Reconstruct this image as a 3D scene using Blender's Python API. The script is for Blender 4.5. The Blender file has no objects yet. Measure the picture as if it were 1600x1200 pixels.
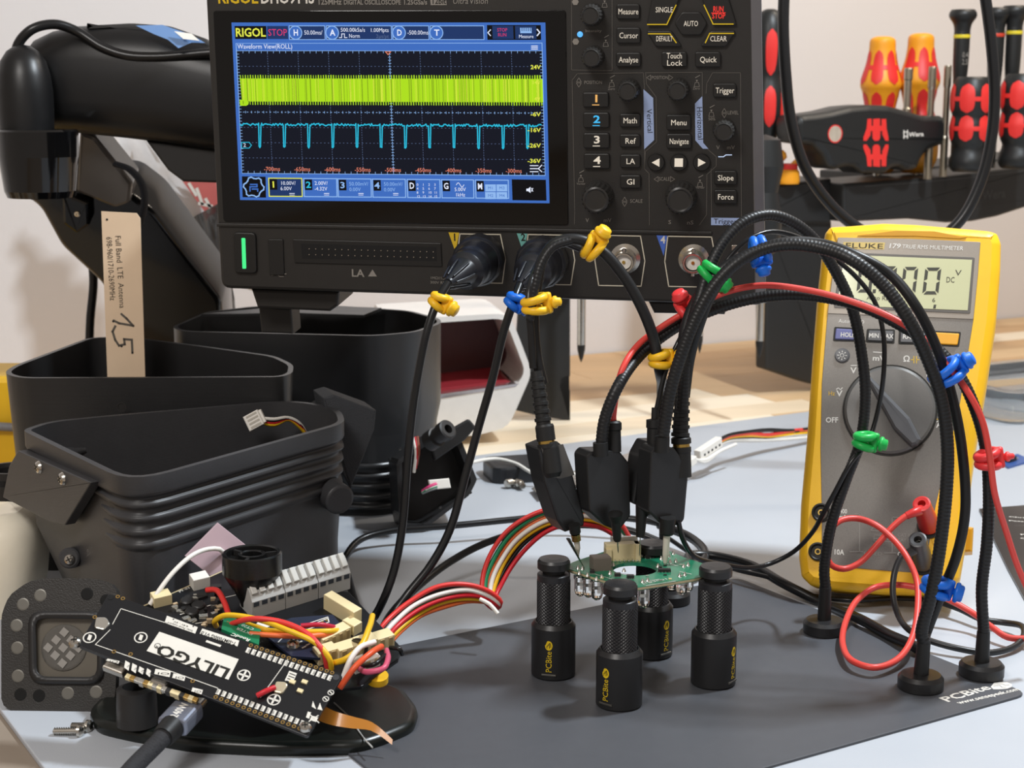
import bpy, math, random
import numpy as np
R = math.radians
random.seed(7)
SC = bpy.context.scene
COL = SC.collection
S = 0.01                                  # everything below is written in centimetres

# ------------------------------------------------------------------ camera, world, lights, exposure
FPX, PITCH, CAMH = 2500.0, R(10.4), 26.0
cam_d = bpy.data.cameras.new('camera')
cam = bpy.data.objects.new('camera', cam_d); COL.objects.link(cam)
cam.location = (0, 0, CAMH * S); cam.rotation_euler = (math.pi / 2 - PITCH, 0, 0)
cam_d.sensor_width = 36.0; cam_d.lens = FPX * 36.0 / 1600.0
cam_d.clip_start = 0.01; cam_d.clip_end = 50
cam_d.dof.use_dof = True; cam_d.dof.focus_distance = 0.74; cam_d.dof.aperture_fstop = 24
SC.camera = cam
SC.view_settings.view_transform = 'Standard'; SC.view_settings.look = 'None'
SC.view_settings.gamma = 1.0; SC.view_settings.exposure = 0.0
SC.view_settings.use_curve_mapping = False
wd = bpy.data.worlds.new('room_light'); SC.world = wd; wd.use_nodes = True
bg = wd.node_tree.nodes['Background']
bg.inputs[0].default_value = (1.0, 0.87, 0.77, 1); bg.inputs[1].default_value = 0.36

def area(name, loc, target, sx, sy, power, color):
    d = bpy.data.lights.new(name, 'AREA'); d.shape = 'RECTANGLE'
    d.size = sx * S; d.size_y = sy * S; d.energy = power; d.color = color
    o = bpy.data.objects.new(name, d); COL.objects.link(o)
    o.location = [c * S for c in loc]
    v = np.array(target, float) - np.array(loc, float)
    from mathutils import Vector
    o.rotation_euler = Vector(v).to_track_quat('-Z', 'Y').to_euler()
    return o
area('bench_lamp', (40, 80, 78), (4, 84, 4), 9, 4, 8.8, (0.85, 0.93, 1.0))
area('shelf_lamp', (62, 128, 92), (64, 178, 14), 40, 8, 4.5, (1.0, 0.87, 0.72))
area('room_lamp', (-34, 0, 82), (-8, 80, 6), 30, 24, 5.6, (1.0, 0.96, 0.92))

# ------------------------------------------------------------------ geometry helpers
CP, SP = math.cos(PITCH), math.sin(PITCH)
CAM = np.array([0, 0, CAMH])
def ray(px, py):
    x = (px - 800) / FPX; y = (py - 600) / FPX
    return np.array([x, CP - y * SP, -SP - y * CP])
def W(px, py, Y):                          # the point seen at a pixel, at world depth Y
    d = ray(px, py); return CAM + d * (Y / d[1])
def G(px, py, z=0.0):                      # the point seen at a pixel, at height z
    d = ray(px, py); return CAM + d * ((z - CAMH) / d[2])
def V(*a): return np.array(a, float)
def nrm(a):
    a = np.asarray(a, float); return a / (np.linalg.norm(a) + 1e-12)

class Fr:                                  # a local frame: origin, right, up, normal
    def __init__(s, O, u, v, n=None):
        s.O = np.asarray(O, float); s.u = nrm(u); s.v = nrm(v)
        s.n = nrm(np.cross(s.u, s.v)) if n is None else nrm(n)
    def p(s, a, b, c=0.0): return s.O + s.u * a + s.v * b + s.n * c
    def at(s, px, py, off=0.0):            # point of the plane (raised by off) seen at a pixel
        d = ray(px, py); O = s.O + s.n * off
        return CAM + d * (((O - CAM) @ s.n) / (d @ s.n))
    def ab(s, px, py, off=0.0):
        w = s.at(px, py, off) - s.O; return (w @ s.u, w @ s.v)
    def sub(s, a, b, c=0.0): return Fr(s.p(a, b, c), s.u, s.v, s.n)
    def put(s, px, py, off=0.0): return Fr(s.at(px, py, off), s.u, s.v, s.n)
    def rot(s, ang):
        c, k = math.cos(ang), math.sin(ang)
        return Fr(s.O, s.u * c + s.v * k, s.v * c - s.u * k, s.n)
def face_frame(O, yaw, tilt, roll=0):      # an upright face: yaw to the left, top tilted back
    r = V(math.cos(yaw), -math.sin(yaw), 0); n = V(-math.sin(yaw), -math.cos(yaw), 0); up = V(0, 0, 1)
    v = up * math.cos(tilt) - n * math.sin(tilt)
    u = r * math.cos(roll) - v * math.sin(roll); w = v * math.cos(roll) + r * math.sin(roll)
    return Fr(O, u, w)
def axis_frame(O, n, hint=(0, 0, 1)):
    n = nrm(n); h = np.asarray(hint, float)
    if abs(n @ nrm(h)) > 0.95: h = V(1, 0, 0)
    u = nrm(np.cross(h, n)); return Fr(O, u, np.cross(n, u), n)
FLAT = Fr((0, 0, 0), (1, 0, 0), (0, 1, 0))
def flat(x, y, z=0, ang=0): return Fr((x, y, z), (math.cos(ang), math.sin(ang), 0), (-math.sin(ang), math.cos(ang), 0))

def rpoly(pts, r, k=4):                    # round the corners of a polygon
    pts = [np.asarray(q, float) for q in pts]; out = []; n = len(pts)
    for i in range(n):
        a, b, c = pts[i - 1], pts[i], pts[(i + 1) % n]
        rr = r[i] if hasattr(r, '__len__') else r
        d1, d2 = a - b, c - b; l1, l2 = np.linalg.norm(d1), np.linalg.norm(d2)
        t = min(rr, l1 * .49, l2 * .49)
        if t < 1e-6: out.append(b); continue
        p1, p2 = b + d1 / l1 * t, b + d2 / l2 * t
        for j in range(k + 1):
            s = j / k; out.append(p1 * (1 - s) ** 2 + b * 2 * s * (1 - s) + p2 * s * s)
    return out
def rect(w, h, r=0, k=4, cx=0, cy=0):
    q = [(cx - w / 2, cy - h / 2), (cx + w / 2, cy - h / 2), (cx + w / 2, cy + h / 2), (cx - w / 2, cy + h / 2)]
    return rpoly(q, r, k) if r else q
def circ(r, k=24, cx=0, cy=0, a0=0, a1=2 * math.pi, closed=True):
    m = k if closed else k - 1
    return [(cx + r * math.cos(a0 + (a1 - a0) * i / m), cy + r * math.sin(a0 + (a1 - a0) * i / m)) for i in range(k)]
def area2(p): return sum(p[i - 1][0] * p[i][1] - p[i][0] * p[i - 1][1] for i in range(len(p)))
def inset(pts, d):
    p = [np.asarray(q, float) for q in pts]; out = []; n = len(p)
    for i in range(n):
        e1 = nrm(p[i] - p[i - 1]); e2 = nrm(p[(i + 1) % n] - p[i])
        n1 = V(-e1[1], e1[0]); n2 = V(-e2[1], e2[0]); m = n1 + n2
        L = m @ m
        out.append(p[i] + m * (d * 2 / max(L, .6)))
    return out
def cat(pts, step=0.15, closed=False):     # Catmull-Rom through the points
    P = [np.asarray(q, float) for q in pts]; n = len(P); out = []
    if n == 2: P = [P[0], (P[0] + P[1]) / 2, P[1]]; n = 3
    rng = range(n if closed else n - 1)
    for i in rng:
        if closed: a, b, c, d = P[i - 1], P[i], P[(i + 1) % n], P[(i + 2) % n]
        else:
            b, c = P[i], P[i + 1]; a = P[i - 1] if i > 0 else 2 * b - c; d = P[i + 2] if i + 2 < n else 2 * c - b
        t0 = 0; t1 = max(np.linalg.norm(b - a), 1e-6) ** .5; t2 = t1 + max(np.linalg.norm(c - b), 1e-6) ** .5; t3 = t2 + max(np.linalg.norm(d - c), 1e-6) ** .5
        m = max(2, int(np.linalg.norm(c - b) / step))
        for j in range(m):
            t = t1 + (t2 - t1) * j / m
            A1 = a * (t1 - t) / (t1 - t0) + b * (t - t0) / (t1 - t0); A2 = b * (t2 - t) / (t2 - t1) + c * (t - t1) / (t2 - t1); A3 = c * (t3 - t) / (t3 - t2) + d * (t - t2) / (t3 - t2)
            B1 = A1 * (t2 - t) / (t2 - t0) + A2 * (t - t0) / (t2 - t0); B2 = A2 * (t3 - t) / (t3 - t1) + A3 * (t - t1) / (t3 - t1)
            out.append(B1 * (t2 - t) / (t2 - t1) + B2 * (t - t1) / (t2 - t1))
    if not closed: out.append(P[-1])
    return out

class MB:                                  # collects shapes, ends as ONE mesh object
    def __init__(s): s.v = []; s.f = []; s.m = []; s.sm = []; s.mats = []
    def mi(s, mat):
        if mat not in s.mats: s.mats.append(mat)
        return s.mats.index(mat)
    def add(s, vs, fs, mat, smooth=True):
        b = len(s.v); s.v.extend(vs); k = s.mi(mat)
        for f in fs: s.f.append([i + b for i in f]); s.m.append(k); s.sm.append(smooth)
        return s
    def loft(s, rings, mat, cap0=True, cap1=True, smooth=True, closed=True):
        n = len(rings[0]); vs = [q for r in rings for q in r]; fs = []
        for j in range(len(rings) - 1):
            for i in range(n if closed else n - 1):
                a, b = j * n + i, j * n + (i + 1) % n; fs.append([a, b, b + n, a + n])
        s.add(vs, fs, mat, smooth)
        if cap0: s.add(list(rings[0]), [list(range(n))[::-1]], mat, False)
        if cap1: s.add(list(rings[-1]), [list(range(n))], mat, False)
        return s
    def prism(s, fr, pts, c0, c1, mat, bev=0.0, smooth=False, both=False):
        if area2(pts) < 0: pts = pts[::-1]
        g = lambda q, c: [fr.p(a[0], a[1], c) for a in q]
        rings = []
        if bev and both: rings += [g(inset(pts, bev), c0), g(inset(pts, bev * .3), c0 + bev * .3), g(pts, c0 + bev)]
        else: rings.append(g(pts, c0))
        if bev: rings += [g(pts, c1 - bev), g(inset(pts, bev * .3), c1 - bev * .3), g(inset(pts, bev), c1)]
        else: rings.append(g(pts, c1))
        return s.loft(rings, mat, True, True, smooth)
    def pxprism(s, fr, pxs, c0, c1, mat, bev=0.0, r=0.0, **k):
        q = [fr.ab(x, y, c1) for x, y in pxs]
        return s.prism(fr, rpoly(q, r) if r else q, c0, c1, mat, bev, **k)
    def ring(s, fr, outer, inner, c0, c1, mat, smooth=False):   # a plate with a hole, equal point counts
        if area2(outer) < 0: outer = outer[::-1]
        if area2(inner) < 0: inner = inner[::-1]
        g = lambda q, c: [fr.p(a[0], a[1], c) for a in q]
        R_ = [g(outer, c0), g(outer, c1), g(inner, c1), g(inner, c0), g(outer, c0)]
        return s.loft(R_, mat, False, False, smooth)
    def box(s, fr, a, b, c, bev=0.0, mat=None, both=True):      # spans a=(a0,a1) b c in the frame
        return s.prism(fr, [(a[0], b[0]), (a[1], b[0]), (a[1], b[1]), (a[0], b[1])], c[0], c[1], mat, bev, both=both)
    def lathe(s, fr, prof, mat, seg=28, smooth=True, cap0=True, cap1=True, fn=None, sharp=True):
        rings = []
        for r, h in prof:
            rings.append([fr.p((r * (fn(i / seg, h, r) if fn else 1)) * math.cos(2 * math.pi * i / seg), (r * (fn(i / seg, h, r) if fn else 1)) * math.sin(2 * math.pi * i / seg), h) for i in range(seg)])
        if sharp and smooth:               # split rings at creases so that shading stays crisp
            for j in range(len(rings) - 1): s.loft([rings[j], rings[j + 1]], mat, cap0 and j == 0, cap1 and j == len(rings) - 2, True)
            return s
        return s.loft(rings, mat, cap0, cap1, smooth)
    def tube(s, pts, r, mat, seg=8, step=0.15, caps=True, rib=None, raw=False, flat_=1.0, close=False):
        P = pts if raw else cat(pts, step, close); n = len(P)
        T = [nrm(P[min(i + 1, n - 1)] - P[max(i - 1, 0)]) for i in range(n)]
        if close: T = [nrm(P[(i + 1) % n] - P[i - 1]) for i in range(n)]
        h = V(0, 0, 1) if abs(T[0][2]) < .9 else V(1, 0, 0)
        u = nrm(np.cross(h, T[0])); rings = []
        for i in range(n):
            u = nrm(u - T[i] * (u @ T[i])); w = np.cross(T[i], u)
            rr = r(i / (n - 1)) if callable(r) else r
            if rib: rr *= (1.0 if i % 3 else rib)
            rings.append([P[i] + rr * (u * math.cos(2 * math.pi * k / seg) + w * flat_ * math.sin(2 * math.pi * k / seg)) for k in range(seg)])
        if close: rings.append(rings[0]); caps = False
        return s.loft(rings, mat, caps, caps)
    def ball(s, c, r, mat, seg=14, sq=(1, 1, 1)):
        n = 7; fr = Fr(c, (1, 0, 0), (0, 1, 0))
        rings = [[fr.p(r * sq[0] * math.sin(math.pi * j / n) * math.cos(2 * math.pi * i / seg), r * sq[1] * math.sin(math.pi * j / n) * math.sin(2 * math.pi * i / seg), -r * sq[2] * math.cos(math.pi * j / n)) for i in range(seg)] for j in range(n + 1)]
        return s.loft(rings, mat, False, False)
    def quad(s, pts, mat): return s.add(list(pts), [list(range(len(pts)))], mat, False)
    def stroke(s, fr, pxs, w, off, mat, closed=False):          # flat printed line through pixels, w in cm
        q = [np.array(fr.ab(x, y, off)) for x, y in pxs]; m = len(q)
        for i in range(m if closed else m - 1):
            a, b = q[i], q[(i + 1) % m]; d = nrm(b - a); nn = V(-d[1], d[0]) * w / 2; e = d * w / 2
            s.quad([fr.p(*k, off) for k in (a - nn - e, b - nn + e, b + nn + e, a + nn - e)], mat)
        return s
    def disc(s, fr, px, py, r, off, mat, k=20, r2=None):
        a, b = fr.ab(px, py, off); return s.quad([fr.p(x, y, off) for x, y in ([(a + q[0], b + q[1] * (r2 or r) / r) for q in circ(r, k)])], mat)
    def text(s, fr, t, p0, p1, hpx, off, mat, bold=False, it=0.0):
        A = fr.at(*p0, off); B = fr.at(*p1, off); d = B - A
        L = np.linalg.norm(d); up = nrm(np.cross(fr.n, d)) * (hpx * L / math.hypot(p1[0] - p0[0], p1[1] - p0[1]))
        return s.text3(t, A, d, up, mat, bold, it)
    def text3(s, t, A, d, up, mat, bold=False, it=0.0):
        x = 0; items = []
        for ch in t:
            g = glyph(ch, bold)
            if g[0]: items.append((x, g))
            x += g[2]
        wd_ = max(x - GAP * .06, .01)
        for x0, g in items:
            s.add([A + d * ((x0 + a + it * b) / wd_) + up * (b / CAPH) for a, b in g[0]], g[1], mat, False)
        return s
    def build(s, name, parent=None, origin=None):
        me = bpy.data.meshes.new(name); v = np.array(s.v, float)
        o = bpy.data.objects.new(name, me)
        if parent is None:
            org = np.array(origin, float) if origin is not None else V((v[:, 0].min() + v[:, 0].max()) / 2, (v[:, 1].min() + v[:, 1].max()) / 2, v[:, 2].min())
            o.location = org * S
        else: org = np.array(parent['_o'])
        o['_o'] = list(map(float, org))
        me.from_pydata(((v - org) * S).tolist(), [], s.f)
        for m in s.mats: me.materials.append(m)
        me.polygons.foreach_set('material_index', s.m); me.polygons.foreach_set('use_smooth', s.sm); me.update()
        COL.objects.link(o)
        if parent is not None: o.parent = parent
        return o
GAP = 1.0
CAPH = 0.7
GL = {}
def make_glyphs(chars):
    global CAPH
    tmp = []
    for bold in (False, True):
        for ch in chars:
            for body in (ch, ch + ch) if ch != ' ' else ('HH', 'H H'):
                c = bpy.data.curves.new('g', 'FONT'); c.body = body; c.resolution_u = 2; c.fill_mode = 'BOTH'
                if bold: c.offset = 0.022
                o = bpy.data.objects.new('g', c); COL.objects.link(o); tmp.append((bold, ch, o, c))
    dg = bpy.context.evaluated_depsgraph_get(); res = []
    for bold, ch, o, c in tmp:
        ev = o.evaluated_get(dg); me = ev.to_mesh()
        res.append(([(v.co.x, v.co.y) for v in me.vertices], [list(p.vertices) for p in me.polygons])); ev.to_mesh_clear()
    for i in range(0, len(tmp), 2):
        bold, ch = tmp[i][:2]; a, b = res[i], res[i + 1]
        mx = lambda r: max([q[0] for q in r[0]] or [0])
        GL[(ch, bold)] = ([], [], mx(b) - mx(a)) if ch == ' ' else (a[0], a[1], mx(b) - mx(a))
    CAPH = max(q[1] for q in GL[('H', False)][0])
    for _, _, o, c in tmp: bpy.data.objects.remove(o); bpy.data.curves.remove(c)
def glyph(ch, bold): return GL.get((ch, bold)) or GL[('o', bold)]
make_glyphs('ABCDEFGHIJKLMNOPQRSTUVWXYZabcdefghijklmnopqrstuvwxyz0123456789 .,:;/-+()~=|<>%&@#ΩµM®Δ')

def thing(name, label, cat_, base, group=None):
    o = bpy.data.objects.new(name, None); COL.objects.link(o); o.empty_display_size = 0.01
    o.location = [c * S for c in base]; o['_o'] = list(map(float, base))
    return tag(o, label, cat_, group)
def tag(o, label, cat_, group=None):
    o['label'] = label; o['category'] = cat_
    if group: o['group'] = group
    return o
def lab(o, label): o['label'] = label; return o
def stuff(o): o['kind'] = 'stuff'; return o
def structure(o): o['kind'] = 'structure'; return o

# ------------------------------------------------------------------ materials
def lin(h):
    c = [int(h[i:i + 2], 16) / 255 for i in (0, 2, 4)]
    return [x / 12.92 if x <= .04045 else ((x + .055) / 1.055) ** 2.4 for x in c]
MATS = {}
def mat(name, hex_, rough=.5, metal=0, spec=.5, var=.06, scale=120, bump=0, bscale=None, coat=0, trans=0, ior=1.45, layers=0, sss=0, alpha=1, emit=0):
    if name in MATS: return MATS[name]
    m = bpy.data.materials.new(name); m.use_nodes = True; nt = m.node_tree; b = nt.nodes['Principled BSDF']
    c = lin(hex_); L = nt.links.new
    tc = nt.nodes.new('ShaderNodeTexCoord'); nz = nt.nodes.new('ShaderNodeTexNoise')
    nz.inputs['Scale'].default_value = scale; nz.inputs['Detail'].default_value = 4; L(tc.outputs['Object'], nz.inputs['Vector'])
    mx = nt.nodes.new('ShaderNodeMix'); mx.data_type = 'RGBA'
    mx.inputs[6].default_value = [x * (1 - var) for x in c] + [1]; mx.inputs[7].default_value = [min(1, x * (1 + var)) for x in c] + [1]
    L(nz.outputs['Fac'], mx.inputs[0]); L(mx.outputs[2], b.inputs['Base Color'])
    b.inputs['Roughness'].default_value = rough; b.inputs['Metallic'].default_value = metal
    b.inputs['Specular IOR Level'].default_value = spec; b.inputs['IOR'].default_value = ior
    if coat: b.inputs['Coat Weight'].default_value = coat; b.inputs['Coat Roughness'].default_value = .08
    if trans: b.inputs['Transmission Weight'].default_value = trans
    if alpha < 1: b.inputs['Alpha'].default_value = alpha
    if emit: L(mx.outputs[2], b.inputs['Emission Color']); b.inputs['Emission Strength'].default_value = emit
    h = None
    if bump:
        n2 = nt.nodes.new('ShaderNodeTexNoise'); n2.inputs['Scale'].default_value = bscale or 900; n2.inputs['Detail'].default_value = 3
        L(tc.outputs['Object'], n2.inputs['Vector']); h = n2.outputs['Fac']; st = bump; dist = .0006
    if layers:
        wv = nt.nodes.new('ShaderNodeTexWave'); wv.bands_direction = 'Z'; wv.inputs['Scale'].default_value = layers; wv.inputs['Distortion'].default_value = .3
        L(tc.outputs['Object'], wv.inputs['Vector']); h = wv.outputs['Fac']; st = .12; dist = .0003
    if h is not None:
        bp = nt.nodes.new('ShaderNodeBump'); bp.inputs['Strength'].default_value = st; bp.inputs['Distance'].default_value = dist
        L(h, bp.inputs['Height']); L(bp.outputs['Normal'], b.inputs['Normal'])
    MATS[name] = m
    return m
def glow(name, hex_, k=1.0):               # a light-giving colour of a display or an indicator
    if name in MATS: return MATS[name]
    m = bpy.data.materials.new(name); m.use_nodes = True; nt = m.node_tree; b = nt.nodes['Principled BSDF']
    c = lin(hex_) + [1]; b.inputs['Base Color'].default_value = (.002, .002, .002, 1); b.inputs['Roughness'].default_value = .25; b.inputs['Specular IOR Level'].default_value = .2
    nz = nt.nodes.new('ShaderNodeTexNoise'); nz.inputs['Scale'].default_value = 2500; mp = nt.nodes.new('ShaderNodeMapRange')
    mp.inputs['To Min'].default_value = .88 * k; mp.inputs['To Max'].default_value = 1.1 * k
    nt.links.new(nz.outputs['Fac'], mp.inputs['Value']); nt.links.new(mp.outputs['Result'], b.inputs['Emission Strength'])
    b.inputs['Emission Color'].default_value = c; MATS[name] = m
    return m
BLK = mat('black plastic', '262525', .42, bump=.08, bscale=2500)
BLKM = mat('matt black anodised', '232324', .36, spec=.5, var=.1, bump=.05, bscale=4000)
RUB = mat('black rubber', '1e1e1e', .48, spec=.4)
GLOS = mat('glossy black', '0a0a0b', .12, coat=.3)
CAB = mat('black cable jacket', '171718', .3, spec=.5)
STEEL = mat('bright steel', 'c4c0b8', .22, 1)
BRASS = mat('brass', 'c9a85c', .28, 1)
WHT = mat('white plastic', 'e8e4dc', .4)
CREAM = mat('cream nylon', 'e3d3a6', .45)
RED = mat('red silicone', 'e23a3c', .42)
YEL = mat('yellow silicone', 'f0bc22', .42)
GRN = mat('green silicone', '1fae4e', .42)
BLU = mat('blue silicone', '1467d2', .42)
INKW = mat('white ink', 'dcd8d0', .5)
INKG = mat('grey ink', '8a857e', .5)
INKK = mat('black ink', '17150f', .5)
# ------------------------------------------------------------------ the setting
MZ = -0.12                                 # top of the grey mat; the black steel plate on it ends at z = 0
BETA = R(27)
E1 = V(math.cos(BETA), math.sin(BETA), 0); E2 = V(-math.sin(BETA), math.cos(BETA), 0)
WALLO = V(6.4, 160, 0)
bench = Fr(WALLO, E1, E2)                  # bench coordinates: along the wall, into the wall, up
m = mat('painted plaster', 'd9d6d6', .75, var=.03, scale=6, bump=.35, bscale=160)
structure(MB().box(bench, (-150, 150), (0, 6), (-80, 110), 0, m, False).build('wall_back'))
structure(MB().box(bench, (-260, 260), (-320, 6), (-84, -80), 0, mat('floor boards', '8a7256', .6), False).build('floor'))
# oak bench: a slab and the staves glued on top of it
OAKS = [mat('oak stave %s' % n, h, .5, var=.16, scale=14, bump=.1, bscale=300) for n, h in (('pale', 'e6d3b6'), ('honey', 'd6b68c'), ('tan', 'c9a57a'), ('cream', 'eee0c8'))]
for mm in OAKS:                            # stretch the grain along the staves
    nt = mm.node_tree; nz = [n for n in nt.nodes if n.type == 'TEX_NOISE'][0]
    mp = nt.nodes.new('ShaderNodeMapping'); mp.inputs['Rotation'].default_value = (0, 0, -BETA); mp.inputs['Scale'].default_value = (.12, 2.2, 1)
    nt.links.new([n for n in nt.nodes if n.type == 'TEX_COORD'][0].outputs['Object'], mp.inputs['Vector']); nt.links.new(mp.outputs['Vector'], nz.inputs['Vector'])
LEGM = mat('bench leg', '7a6850', .6)
wb = thing('workbench', 'pale oak workbench of glued staves running back to the wall', 'workbench', bench.p(0, -55, -5))
for lx in (-112, 122):
    for ly in (-168, -6): MB().box(bench, (lx - 3, lx + 3), (ly - 3, ly + 3), (-80, -5), .2, LEGM, False).build('leg', wb)
MB().box(bench, (-120, 130), (-175, 0), (-5, -.8), 0, mat('bench underside', '8a7458', .6), False).build('slab', wb)
rnd = random.Random(4); y = -.3
for row in range(17):
    w_ = 4.2; x = -70 - rnd.random() * 40
    while x < 125:
        l = 38 + rnd.random() * 40
        MB().box(bench, (x + .03, x + l - .03), (y - w_ + .03, y), (-.85, MZ - .22 + rnd.random() * .012), .04, rnd.choice(OAKS), False).build('stave', wb)
        x += l
    y -= w_
MB().box(bench, (-110, 125), (-170, y - .02), (-.85, MZ - .23), 0, mat('shaded front board', '8d8072', .6, var=.15, scale=20), False).build('bench_boards', wb)  # front boards toned darker: the shade on this wood is put into its colour
# grey mat
b0, b1 = G(740, 712, MZ), G(1260, 643, MZ); m1 = nrm(b1 - b0); m2 = V(m1[1], -m1[0], 0)
lf = G(45, 1168, MZ); sl = (lf - b0) @ m1
mo = b0 + m1 * sl
mfr = Fr(mo, m1, -m2)
MAT_ = mat('grey silicone mat', 'b3b8bf', .5, var=.025, scale=40, bump=.12, bscale=1800)
dm = MB().prism(mfr, rpoly([(0, -95), (118, -95), (118, 0), (0, 0)], 1.0), -.2, 0, MAT_, .06).build('desk_mat')
tag(dm, 'large pale grey work mat lying under all the instruments', 'mat')
# black steel base plate
q0, q1 = G(1153, 902), G(1607, 1083); d1 = q1 - q0; wpl = np.linalg.norm(d1); d1 /= wpl; d2 = V(-d1[1], d1[0], 0)
if d2[0] > 0: d2 = -d2
pfr = Fr(q0, d2, -d1, (0, 0, 1)) if np.cross(d2, -d1)[2] > 0 else Fr(q0, d1, d2, (0, 0, 1))
LPL = wpl * 1.42
PLT = mat('black powder coated steel', '4c4e53', .5, spec=.5, var=.08, scale=200, bump=.2, bscale=5000)
pl = thing('base_plate', 'black steel plate under the four holders, web address printed at its corner', 'plate', (q0 + q1) / 2 + V(0, 0, MZ))
pts = [(0, 0), (LPL, 0), (LPL, -wpl), (0, -wpl)] if abs(pfr.u @ d2) > .9 else [(0, 0), (wpl, 0), (wpl, LPL), (0, LPL)]
MB().prism(pfr, rpoly(pts, .7), -.12, 0, PLT, .03).build('sheet', pl)
GF = Fr((0, 0, 0), (1, 0, 0), (0, 1, 0))
t = MB()
t.text(GF, 'PCBite', (1480, 1097), (1549, 1076), 13, .01, INKW, True)
t.text(GF, 'www.sensepeek.com', (1500, 1100), (1594, 1078), 8, .01, INKW, True)
t.quad([GF.at(x, y, .01) for x, y in [(1548, 1073), (1553, 1067), (1563, 1066), (1574, 1066), (1581, 1069), (1581, 1073), (1574, 1076), (1562, 1077), (1552, 1077)]], INKW)
for a in ([(1553, 1072), (1562, 1071), (1566, 1074), (1572, 1074)], [(1558, 1069), (1567, 1069), (1571, 1071), (1577, 1070)]): t.stroke(GF, a, .03, .014, PLT)
t.build('printed_lettering', pl)
# ------------------------------------------------------------------ oscilloscope
_d = ray(610, 175); SO = CAM + _d * 78.6
_r = face_frame(SO, R(8.575), R(-4.833), R(.087)); SF = Fr(SO + _r.u * -.053 + _r.v * -.066, _r.u, _r.v)
PCM = 78.6 / FPX                            # cm per pixel on the face
BODY = mat('scope housing', '2a2826', .42, var=.08, bump=.15, bscale=3500)
GLASS = mat('screen glass', '060607', .06, spec=.5)
sc = thing('oscilloscope', 'black bench oscilloscope with lit waveform screen held by the monitor arm', 'oscilloscope', SF.p(0, -9, -3))
out = [(318, -62), (1187, -62), (1196, 478), (345, 451)]
b = MB(); b.pxprism(SF, out, -2.2, -.02, BODY, .18, .5)
b.pxprism(SF, [(340, -40), (1165, -40), (1172, 440), (365, 425)], -7.4, -2.2, BODY, .3, .8); b.build('housing', sc)
tr = MB().pxprism(SF, [(1171, -62), (1189, -62), (1197, 474), (1179, 474)], -1.6, .0, mat('grey side trim', '77767a', .35, .6), .08)
tr.build('edge_trim', sc)
# step between the panel and the input strip
st = MB(); st.pxprism(SF, [(338, 349), (1112, 362), (1112, 367), (338, 354)], -.05, .1, BODY, .03); st.build('ledge', sc)
scr = MB().pxprism(SF, [(333, 17), (884, 16), (888, 352), (349, 346)], -.05, .05, GLASS, .02, .15).build('screen', sc)
def c1(x, y): return (320 + x / 2.7586, y / 2.7586)
# --- what the display shows
D0 = .06
UIB = glow('display blue', '3f6fc4', .95); UIK = glow('display black', '05060c', 1); UIN = glow('display navy', '1c3566', 1)
UIL = glow('display light blue', '8fb8ee', 1); UIW = glow('display white', 'e8eeff', 1); UIY = glow('display yellow', 'e6ea50', 1); UIG = glow('display lime', 'aee01c', 1)
UID = glow('display olive', '7f9e1a', 1); UIP = glow('display pink', 'e0386e', 1); UIC = glow('display cyan', '2bbfe0', 1); UIO = glow('display salmon', 'f08a70', 1); UIS = glow('display slate', '56688e', 1)
UIX = glow('display midnight', '0d1220', 1)
g = MB()
def rc(x0, y0, x1, y1, m, L=1, y0r=None, y1r=None):      # box in the coordinates of the enlarged view, edges may slope
    g.quad([SF.at(*c1(*q), D0 + L * .004) for q in ((x0, y0), (x1, y0r if y0r is not None else y0), (x1, y1r if y1r is not None else y1), (x0, y1))], m)
def gq(ps, m, L): g.quad([SF.at(*c1(*q), D0 + L * .004) for q in ps], m)
def gl(ps, w, m, L=3, closed=False): g.stroke(SF, [c1(*q) for q in ps], w * PCM / 2.7586, D0 + L * .004, m, closed)
def gt(s, x0, y0, x1, y1, h, m, L=4, bold=False): g.text(SF, s, c1(x0, y0), c1(x1, y1), h / 2.7586, D0 + L * .004, m, bold)
gq([(115, 97), (1468, 97), (1486, 876), (152, 862)], UIB, 0)
# header
gq([(128, 112), (265, 112), (267, 168), (131, 168)], UIK, 1); gt('RIGOL', 132, 157, 260, 157, 33, UIY, 2, True)
gq([(268, 112), (358, 112), (360, 168), (270, 168)], UIN, 1); gt('STOP', 273, 154, 353, 154, 27, UIP, 2)
for x0, x1 in ((362, 518), (522, 805), (808, 966), (970, 1203)):
    gq([(x0, 110), (x1, 110), (x1 + 2, 172), (x0 + 2, 172)], UIL, 1); gq([(x0 + 3, 113), (x1 - 3, 113), (x1 - 1, 169), (x0 + 5, 169)], UIN, 2)
for x, ch in ((391, 'H'), (549, 'A'), (837, 'D'), (998, 'T')):
    g.disc(SF, *c1(x, 141), 30 * PCM / 2.7586, D0 + .012, UIL); g.disc(SF, *c1(x, 141), 26 * PCM / 2.7586, D0 + .016, UIB); gt(ch, x - 9, 153, x + 11, 153, 24, UIW, 6, True)
gt('50.00ms/', 428, 149, 506, 149, 17, UIW); gt('500.00kSa/s', 585, 137, 690, 137, 16, UIW); gt('1.00Mpts', 712, 138, 792, 138, 16, UIW)
gt('Norm', 621, 163, 668, 163, 16, UIW); gt('2µs/pt', 738, 164, 792, 164, 15, UIS); gl([(580, 162), (590, 162), (590, 146), (602, 146), (602, 162), (613, 162)], 3, UIW); gt('-500.00ms', 873, 149, 963, 149, 17, UIW)
gl([(1231, 129), (1220, 141), (1231, 153)], 4, UIW); gl([(1433, 127), (1444, 140), (1433, 153)], 5, UIW)
gq([(1216, 108), (1448, 108), (1450, 172), (1218, 172)], UIK, .5)
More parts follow.
